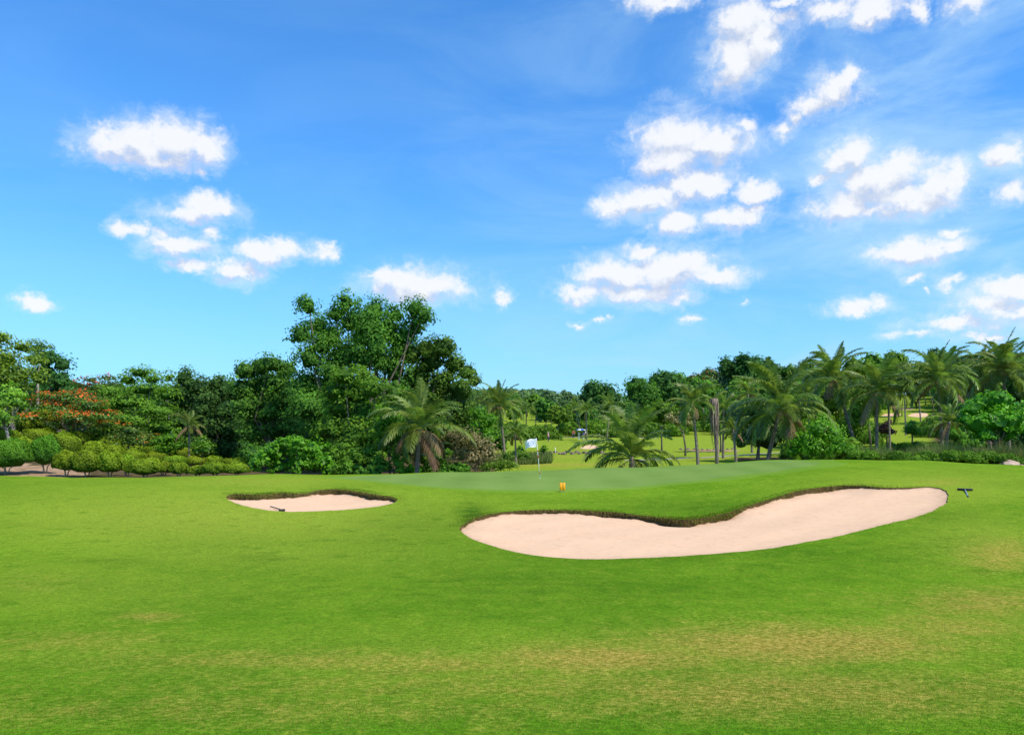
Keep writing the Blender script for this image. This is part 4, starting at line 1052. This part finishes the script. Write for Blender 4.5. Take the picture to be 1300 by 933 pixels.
# white stakes
for px, py, Y0, lab in ((705, 576.5, 80, 'white stake right of the flag by the row of rocks'), (659.5, 577, 80, 'white stake left behind the flag')):
    q = unproj(px, py, Y0); root = empty('course_stake', q); tag(root, lab, 'stake')
    mb = MB(); mb.tube([(0, 0, -.1), (0, 0, .95)], [.04, .035], 8); mb.build('post', M['white'], root)
    mb = MB(); mb.tube([(0, 0, .95), (0, 0, 1.05)], [.04, .012], 8); mb.build('tip', M['red'], root)

# ------------------------------------------------------------------ golfers and carts at the distant green
SK = plain('skin', (.38, .22, .14), .6); HAIR = plain('hair', (.02, .015, .012), .6)
def skin_mesh(name, verts, edges, rad, lv=1):
    me = bpy.data.meshes.new(name); me.from_pydata(verts, edges, []); o = bpy.data.objects.new(name, me); COL.objects.link(o)
    md = o.modifiers.new('Skin', 'SKIN'); md.use_smooth_shade = True
    for i, r in enumerate(rad): 
        me.skin_vertices[0].data[i].radius = (r, r) if not isinstance(r, tuple) else r
    me.skin_vertices[0].data[0].use_root = True
    sb = o.modifiers.new('Sub', 'SUBSURF'); sb.levels = lv; sb.render_levels = lv
    dg = bpy.context.evaluated_depsgraph_get(); em = bpy.data.meshes.new_from_object(o.evaluated_get(dg)); em.name = name
    bpy.data.objects.remove(o); return em
def person(p, rz, shirt, trousers, label, pose='stand', hat=None):
    root = empty('person', p, rz); tag(root, label, 'person')
    up = pose == 'umbrella'
    V = [(0,0,.95),(0,0,1.15),(0,0,1.38),(0,0,1.50),(0,0,1.56),(0,.01,1.66),(0,.01,1.74),
         (.18,0,1.42),(.25,0,1.15),(.24,-.12,.92) ,(.23,-.17,.84), (-.18,0,1.42),(-.25,0,1.15),(-.24,-.12,.92),(-.23,-.17,.84),
         (.10,0,.90),(.12,-.03,.50),(.13,.02,.08),(.14,-.13,.04),(-.10,0,.90),(-.12,-.05,.50),(-.13,.0,.08),(-.14,-.15,.04)]
    if up: V[8] = (.30,-.10,1.20); V[9] = (.22,-.30,1.35); V[10] = (.20,-.34,1.42)
    E = [(0,1),(1,2),(2,3),(3,4),(4,5),(5,6),(2,7),(7,8),(8,9),(9,10),(2,11),(11,12),(12,13),(13,14),(0,15),(15,16),(16,17),(17,18),(0,19),(19,20),(20,21),(21,22)]
    rad = [(.14,.11),(.13,.10),(.16,.10),.06,.055,.095,.06,.07,.05,.038,.035,.07,.05,.038,.035,.09,.062,.045,.04,.09,.062,.045,.04]
    link('body', skin_mesh('body', V, E, rad), SK, root)
    Vs = [(0,0,1.0),(0,0,1.15),(0,0,1.38),(0,0,1.46),(.18,0,1.42),tuple(.5*(a+b_) for a, b_ in zip(V[7], V[8])),(-.18,0,1.42),tuple(.5*(a+b_) for a, b_ in zip(V[11], V[12]))]
    link('shirt', skin_mesh('shirt', Vs, [(0,1),(1,2),(2,3),(2,4),(4,5),(2,6),(6,7)], [(.17,.13),(.15,.12),(.18,.12),.08,.09,.07,.09,.07]), shirt, root)
    Vt = [(0,0,.98),V[15],V[16],(.13,.02,.14),V[19],V[20],(-.13,0,.14)]
    link('trousers', skin_mesh('trousers', Vt, [(0,1),(1,2),(2,3),(0,4),(4,5),(5,6)], [(.16,.13),.115,.08,.06,.115,.08,.06]), trousers, root)
    mb = MB(); mb.tube([(0,.02,1.66),(0,.02,1.74),(0,.02,1.80)], [.112,.105,.04], 10); 
    if hat: mb.tube([(0,-.02,1.70),(0,-.02,1.715)], .15, 12)
    mb.build('hat' if hat else 'hair', hat or HAIR, root)
    return root
blue = plain('cloth_blue', (.10, .16, .42), .8); pink = plain('cloth_pink', (.65, .30, .35), .8); navy = plain('cloth_navy', (.03, .04, .10), .8); redc = plain('cloth_red', (.50, .05, .04), .8)
q1 = unproj(735, 559.5, 90); person(q1, R(20), M['white'], M['white'], 'golfer in white beneath the blue umbrella on the distant green', 'umbrella', M['white'])
q2 = unproj(740.5, 559.5, 90); person(q2, R(-30), blue, M['white'], 'golfer in blue shirt right under the same umbrella on the distant green')
q3 = unproj(696, 561, 90); person(q3, R(60), pink, navy, 'golfer in a pink shirt alone on the left of the distant green', hat=M['white'])
q4 = unproj(728, 556.8, 90); person(q4, R(0), redc, navy, 'person in red left of the umbrella beyond the distant green')
q5 = unproj(744, 557.0, 90); person(q5, R(10), M['white'], navy, 'person in white shirt right of the umbrella next to the cart')
# umbrella held by the first golfer
h = q1 + Matrix.Rotation(R(20), 3, 'Z') @ Vector((.20, -.34, 1.42))
root = empty('golf_umbrella', h); tag(root, 'blue and white golf umbrella held open over two golfers', 'umbrella')
mb = MB(); mb.tube([(0, 0, -.12), (0, 0, .85)], .014, 6); mb.build('shaft', M['steel'], root)
for par in (0, 1):
    mb = MB()
    for k in range(par, 8, 2):
        a0, a1 = 2*math.pi*k/8, 2*math.pi*(k+1)/8
        prev = None
        for j in range(6):
            t = j/5; r = .95*math.sin(t*math.pi/2); z = .85-.30*(1-math.cos(t*math.pi/2))
            row = [(r*math.cos(a0), r*math.sin(a0), z), (r*math.cos((a0+a1)/2)*(1-.08*t), r*math.sin((a0+a1)/2)*(1-.08*t), z+.02*t), (r*math.cos(a1), r*math.sin(a1), z)]
            if prev: mb.add(prev+row, [(0, 1, 4, 3), (1, 2, 5, 4)])
            prev = row
    mb.build('canopy', M['umbrella'] if par == 0 else M['white'], root)

def cart(p, rz, label):
    root = empty('golf_cart', p, rz); tag(root, label, 'golf cart', 'golf carts by the distant green')
    mb = MB(); mb.box((0, 0, .42), (1.1, 2.2, .22), bev=.06); mb.box((0, -.85, .66), (1.0, .5, .36), bev=.1); mb.box((0, .55, .62), (1.05, .9, .26), bev=.06); bd = mb.build('body', M['white'], root)
    mb = MB(); mb.box((0, .35, .80), (.98, .45, .12), bev=.04); mb.box((0, .62, 1.05), (.98, .1, .4), bev=.03); mb.build('seat', M['black'], root)
    mb = MB(); mb.box((0, .05, 1.83), (1.15, 1.7, .07), bev=.03); mb.build('roof', M['white'], root)
    for x in (-.5, .5):
        for y, y2 in ((-.68, -.6), (.75, .7)):
            mb = MB(); mb.tube([(x, y, .75), (x, y2, 1.81)], .02, 6); mb.build('roof_post', M['steel'], root)
        for y in (-.78, .72):
            mb = MB(); mb.tube([(x-.07, y, .23), (x+.07, y, .23)], .23, 14); w = mb.build('wheel', M['black'], root)
            mb = MB(); mb.tube([(x-.075, y, .23), (x+.075, y, .23)], .11, 10); mb.build('rim', M['steel'], w)
    mb = MB(); mb.tube([(-.25, -.55, .85), (-.25, -.3, 1.05)], .02, 6); mb.tube([(-.25+.17*math.cos(a), -.3+.05*math.sin(a), 1.05+.16*math.sin(a)) for a in np.linspace(0, 6.283, 13)], .013, 5, False); mb.build('steering_wheel', M['black'], root)
    mb = MB(); mb.tube([(.2, .98, .6), (.2, 1.08, 1.25)], [.13, .12], 10); mb.build('golf_bag', redc, root)
    return root
q = unproj(752, 554.5, 100); cart(q, R(65), 'white golf cart just right of the golfers with umbrella')
q = unproj(762, 555, 100); cart(q, R(100), 'white golf cart farther right, half hidden by the squat palm')

# ------------------------------------------------------------------ camera, sun, sky
cam = bpy.data.cameras.new('camera'); co = bpy.data.objects.new('camera', cam); COL.objects.link(co); sc.camera = co
co.location = (0, 0, 0); co.rotation_euler = (R(90), 0, 0)
cam.sensor_width = 36; cam.lens = 36*F/1300; cam.shift_y = (HY-466.5)/1300; cam.clip_start = .1; cam.clip_end = 20000

AZ, EL = R(126), R(50)        # sun azimuth clockwise from the view direction (+Y), elevation
sd = Vector((math.sin(AZ)*math.cos(EL), math.cos(AZ)*math.cos(EL), math.sin(EL)))
sun = bpy.data.lights.new('sun', 'SUN'); sun.energy = 5.0; sun.angle = R(.53); sun.color = (1, .91, .76)
so = bpy.data.objects.new('sun', sun); COL.objects.link(so); so.location = sd*100; so.rotation_euler = (-sd).to_track_quat('-Z', 'Y').to_euler()

w = bpy.data.worlds.new('World'); sc.world = w; w.use_nodes = True; nt = w.node_tree; nt.nodes.clear()
out = N(nt, 'ShaderNodeOutputWorld'); bg = N(nt, 'ShaderNodeBackground'); bg.inputs['Strength'].default_value = .15
sky = N(nt, 'ShaderNodeTexSky'); sky.sky_type = 'NISHITA'; sky.sun_disc = False; sky.sun_elevation = EL; sky.sun_rotation = AZ
sky.air_density = 1.0; sky.dust_density = .6; sky.ozone_density = 2.0; sky.altitude = 0
Dv = N(nt, 'ShaderNodeTexCoord').outputs['Generated']
sx = N(nt, 'ShaderNodeSeparateXYZ'); nt.links.new(Dv, sx.inputs[0])
az = math_(nt, 'ARCTAN2', sx.outputs[0], sx.outputs[1]); el_ = math_(nt, 'ARCSINE', sx.outputs[2])
cb = N(nt, 'ShaderNodeCombineXYZ'); nt.links.new(az, cb.inputs[0]); nt.links.new(el_, cb.inputs[1]); P0 = cb.outputs[0]
skyc = mixc(nt, 1.0, sky.outputs[0], (.42, .99, 1.5), 'MULTIPLY')
# brighter, paler air low down and to the right
skyc = mixc(nt, 1.0, skyc, N_rgbval(nt, smooth(nt, el_, .0, .5, 1.0, 1.12)), 'MULTIPLY')
CL = [ # photo px, py, rx, ry, strength
 (150,185,44,24,1.0),(180,182,42,27,1),(225,182,48,28,1.05),(262,190,34,22,1),(205,205,60,16,.7),(255,218,20,10,.6),
 (150,288,20,12,.85),(175,292,26,14,.7),(265,266,40,16,1.0),(240,275,60,14,.8),(230,312,52,14,.95),(270,300,20,10,.7),(285,268,30,8,.6),(215,300,40,16,.6),
 (240,337,28,9,.9),(300,340,34,15,1.0),(330,320,34,14,1.0),(365,315,30,12,.95),(408,320,22,10,.85),(415,315,14,8,.7),
 (530,360,60,20,1.05),(500,352,34,14,.95),(562,362,38,18,.9),(470,353,16,6,.6),(640,378,14,12,.7),(42,385,22,11,1.0),
 (945,25,38,34,1.0),(935,75,36,36,1.0),(965,55,34,34,.95),(990,30,28,16,.8),(930,95,26,18,.8),(1000,5,24,10,.9),(840,2,40,14,.95),(1010,0,40,10,.8),
 (1060,8,40,16,.95),(1110,8,40,18,1.0),(1162,10,16,18,.9),(1225,2,34,20,.8),
 (1060,115,34,22,1.0),(1030,135,26,18,.95),(1080,100,18,16,.9),(1000,165,22,14,.85),(1015,150,16,14,.8),
 (860,175,48,32,1.0),(850,205,40,24,1.0),(905,188,50,24,1.0),(940,165,22,14,.8),(865,160,22,18,.8),(880,235,48,18,1.0),(820,252,50,20,1.0),(780,262,30,15,.9),(905,240,34,16,.9),
 (965,245,28,14,1.0),(860,283,30,17,1.0),(930,277,44,16,1.0),(960,270,24,10,.7),
 (820,318,30,12,.9),(790,345,60,20,1.0),(850,345,60,26,1.05),(880,335,30,22,.9),(740,370,36,14,.95),(910,352,44,12,.95),(800,370,80,16,.9),(870,378,34,9,.8),
 (875,405,16,7,.8),(735,409,14,5,.7),(765,405,16,4,.6),(947,385,8,5,.5),
 (1085,195,30,24,1.0),(1060,205,24,20,.9),(1110,230,60,26,1.0),(1140,215,44,20,.9),(1195,232,34,26,1.0),(1210,220,18,18,.8),(1075,260,50,24,.9),(1150,250,70,22,.95),(1040,228,14,10,.8),(1110,265,50,16,.7),
 (1280,195,30,20,1.0),(1290,240,30,18,.8),(1165,318,48,18,1.05),(1130,325,40,12,.9),(1210,312,30,12,.9),(1207,293,24,9,.75),
 (1090,390,40,9,.95),(1120,388,18,8,.8),(1155,356,14,6,.8),(1210,358,26,9,.85),(1170,368,10,5,.7),
 (1285,362,46,18,.85),(1250,385,60,20,.75),(1210,408,70,16,.7),(1300,395,70,26,.85),(1160,425,60,9,.55),(1260,425,60,12,.6)]
wn = N(nt, 'ShaderNodeTexNoise'); wn.inputs['Scale'].default_value = 16; wn.inputs['Detail'].default_value = 6; wn.inputs['Roughness'].default_value = .62
nt.links.new(vmath(nt, 'MULTIPLY', P0, (1, 1.25, 1)), wn.inputs['Vector'])
warp = vmath(nt, 'MULTIPLY', vmath(nt, 'SUBTRACT', wn.outputs['Color'], (.5, .5, .5)), (.056, .040, 0))
wn2 = N(nt, 'ShaderNodeTexNoise'); wn2.inputs['Scale'].default_value = 70; wn2.inputs['Detail'].default_value = 5; wn2.inputs['Roughness'].default_value = .65
nt.links.new(P0, wn2.inputs['Vector'])
warp = vmath(nt, 'ADD', warp, vmath(nt, 'MULTIPLY', vmath(nt, 'SUBTRACT', wn2.outputs['Color'], (.5, .5, .5)), (.018, .014, 0)))
Pw = vmath(nt, 'ADD', P0, warp)
def field(P):
    last = None
    for (px, py, rx, ry, st) in CL:
        u = (px-CX)/F; v = (HY-py)/F; a = math.atan(u); e = math.asin(v/math.sqrt(1+u*u+v*v))
        sa = 1/(1+u*u); se = math.sqrt(1+u*u)/(1+u*u+v*v)
        d = vmath(nt, 'MULTIPLY', vmath(nt, 'SUBTRACT', P, (a, e, 0)), (1/(rx*1.24/F*sa), 1/(ry*1.28/F*se), 0))
        l = vmath(nt, 'LENGTH', d); f = math_(nt, 'MULTIPLY_ADD', l, -1.0, st)
        last = f if last is None else math_(nt, 'MAXIMUM', last, f)
    return last
F1 = field(Pw)
F2 = field(vmath(nt, 'ADD', Pw, (.007, .017, 0)))
fn = noise(nt, P0, 38, 8, .68, .3)
D1 = math_(nt, 'ADD', F1, math_(nt, 'MULTIPLY', math_(nt, 'SUBTRACT', fn, .47), 1.6))
alpha = smooth(nt, D1, -.12, .72)
lit = math_(nt, 'ADD', math_(nt, 'SUBTRACT', F1, F2), math_(nt, 'MULTIPLY', math_(nt, 'SUBTRACT', fn, .5), 1.3))
ccol = mixc(nt, smooth(nt, lit, -.42, .28), (4.1, 4.6, 5.7), (6.45, 6.55, 6.75))
ccol = mixc(nt, smooth(nt, D1, .0, .5), (5.3, 6.2, 6.9), ccol)
# thin veils of high cloud, thicker towards the right
vn = noise(nt, vmath(nt, 'MULTIPLY', P0, (1, 3.2, 1)), 3.2, 7, .6, .6)
veil = math_(nt, 'MULTIPLY', smooth(nt, vn, .34, .72), smooth(nt, az, -.25, .50, .12, .95))
veil = math_(nt, 'MULTIPLY', veil, smooth(nt, el_, .0, .45, 1.0, .55))
skyc = mixc(nt, veil, skyc, (3.6, 5.5, 6.9))
skyc = mixc(nt, smooth(nt, el_, .0, .30, .45, .0), skyc, (2.9, 4.9, 7.0))
fw = noise(nt, vmath(nt, 'MULTIPLY', P0, (1, 1.4, 1)), 26, 8, .72, .4)
halo = smooth(nt, math_(nt, 'ADD', F1, math_(nt, 'MULTIPLY', math_(nt, 'SUBTRACT', fw, .52), 2.2)), -.55, .75, 0.0, .6)
alpha = math_(nt, 'MAXIMUM', alpha, halo)
fin = mixc(nt, math_(nt, 'MULTIPLY', alpha, .95), skyc, ccol)
nt.links.new(fin, bg.inputs['Color']); nt.links.new(bg.outputs[0], out.inputs[0])
w.cycles.sampling_method = 'MANUAL'; w.cycles.sample_map_resolution = 512

sc.render.engine = 'CYCLES'
sc.view_settings.view_transform = 'Standard'; sc.view_settings.look = 'None'; sc.view_settings.exposure = 0; sc.view_settings.gamma = 1
sc.cycles.max_bounces = 5; sc.cycles.diffuse_bounces = 3; sc.cycles.transmission_bounces = 3; sc.cycles.use_adaptive_sampling = True
sc.cycles.sample_clamp_indirect = 5
try: sc.cycles.use_denoising = True; sc.cycles.denoiser = 'OPENIMAGEDENOISE'
except Exception: pass
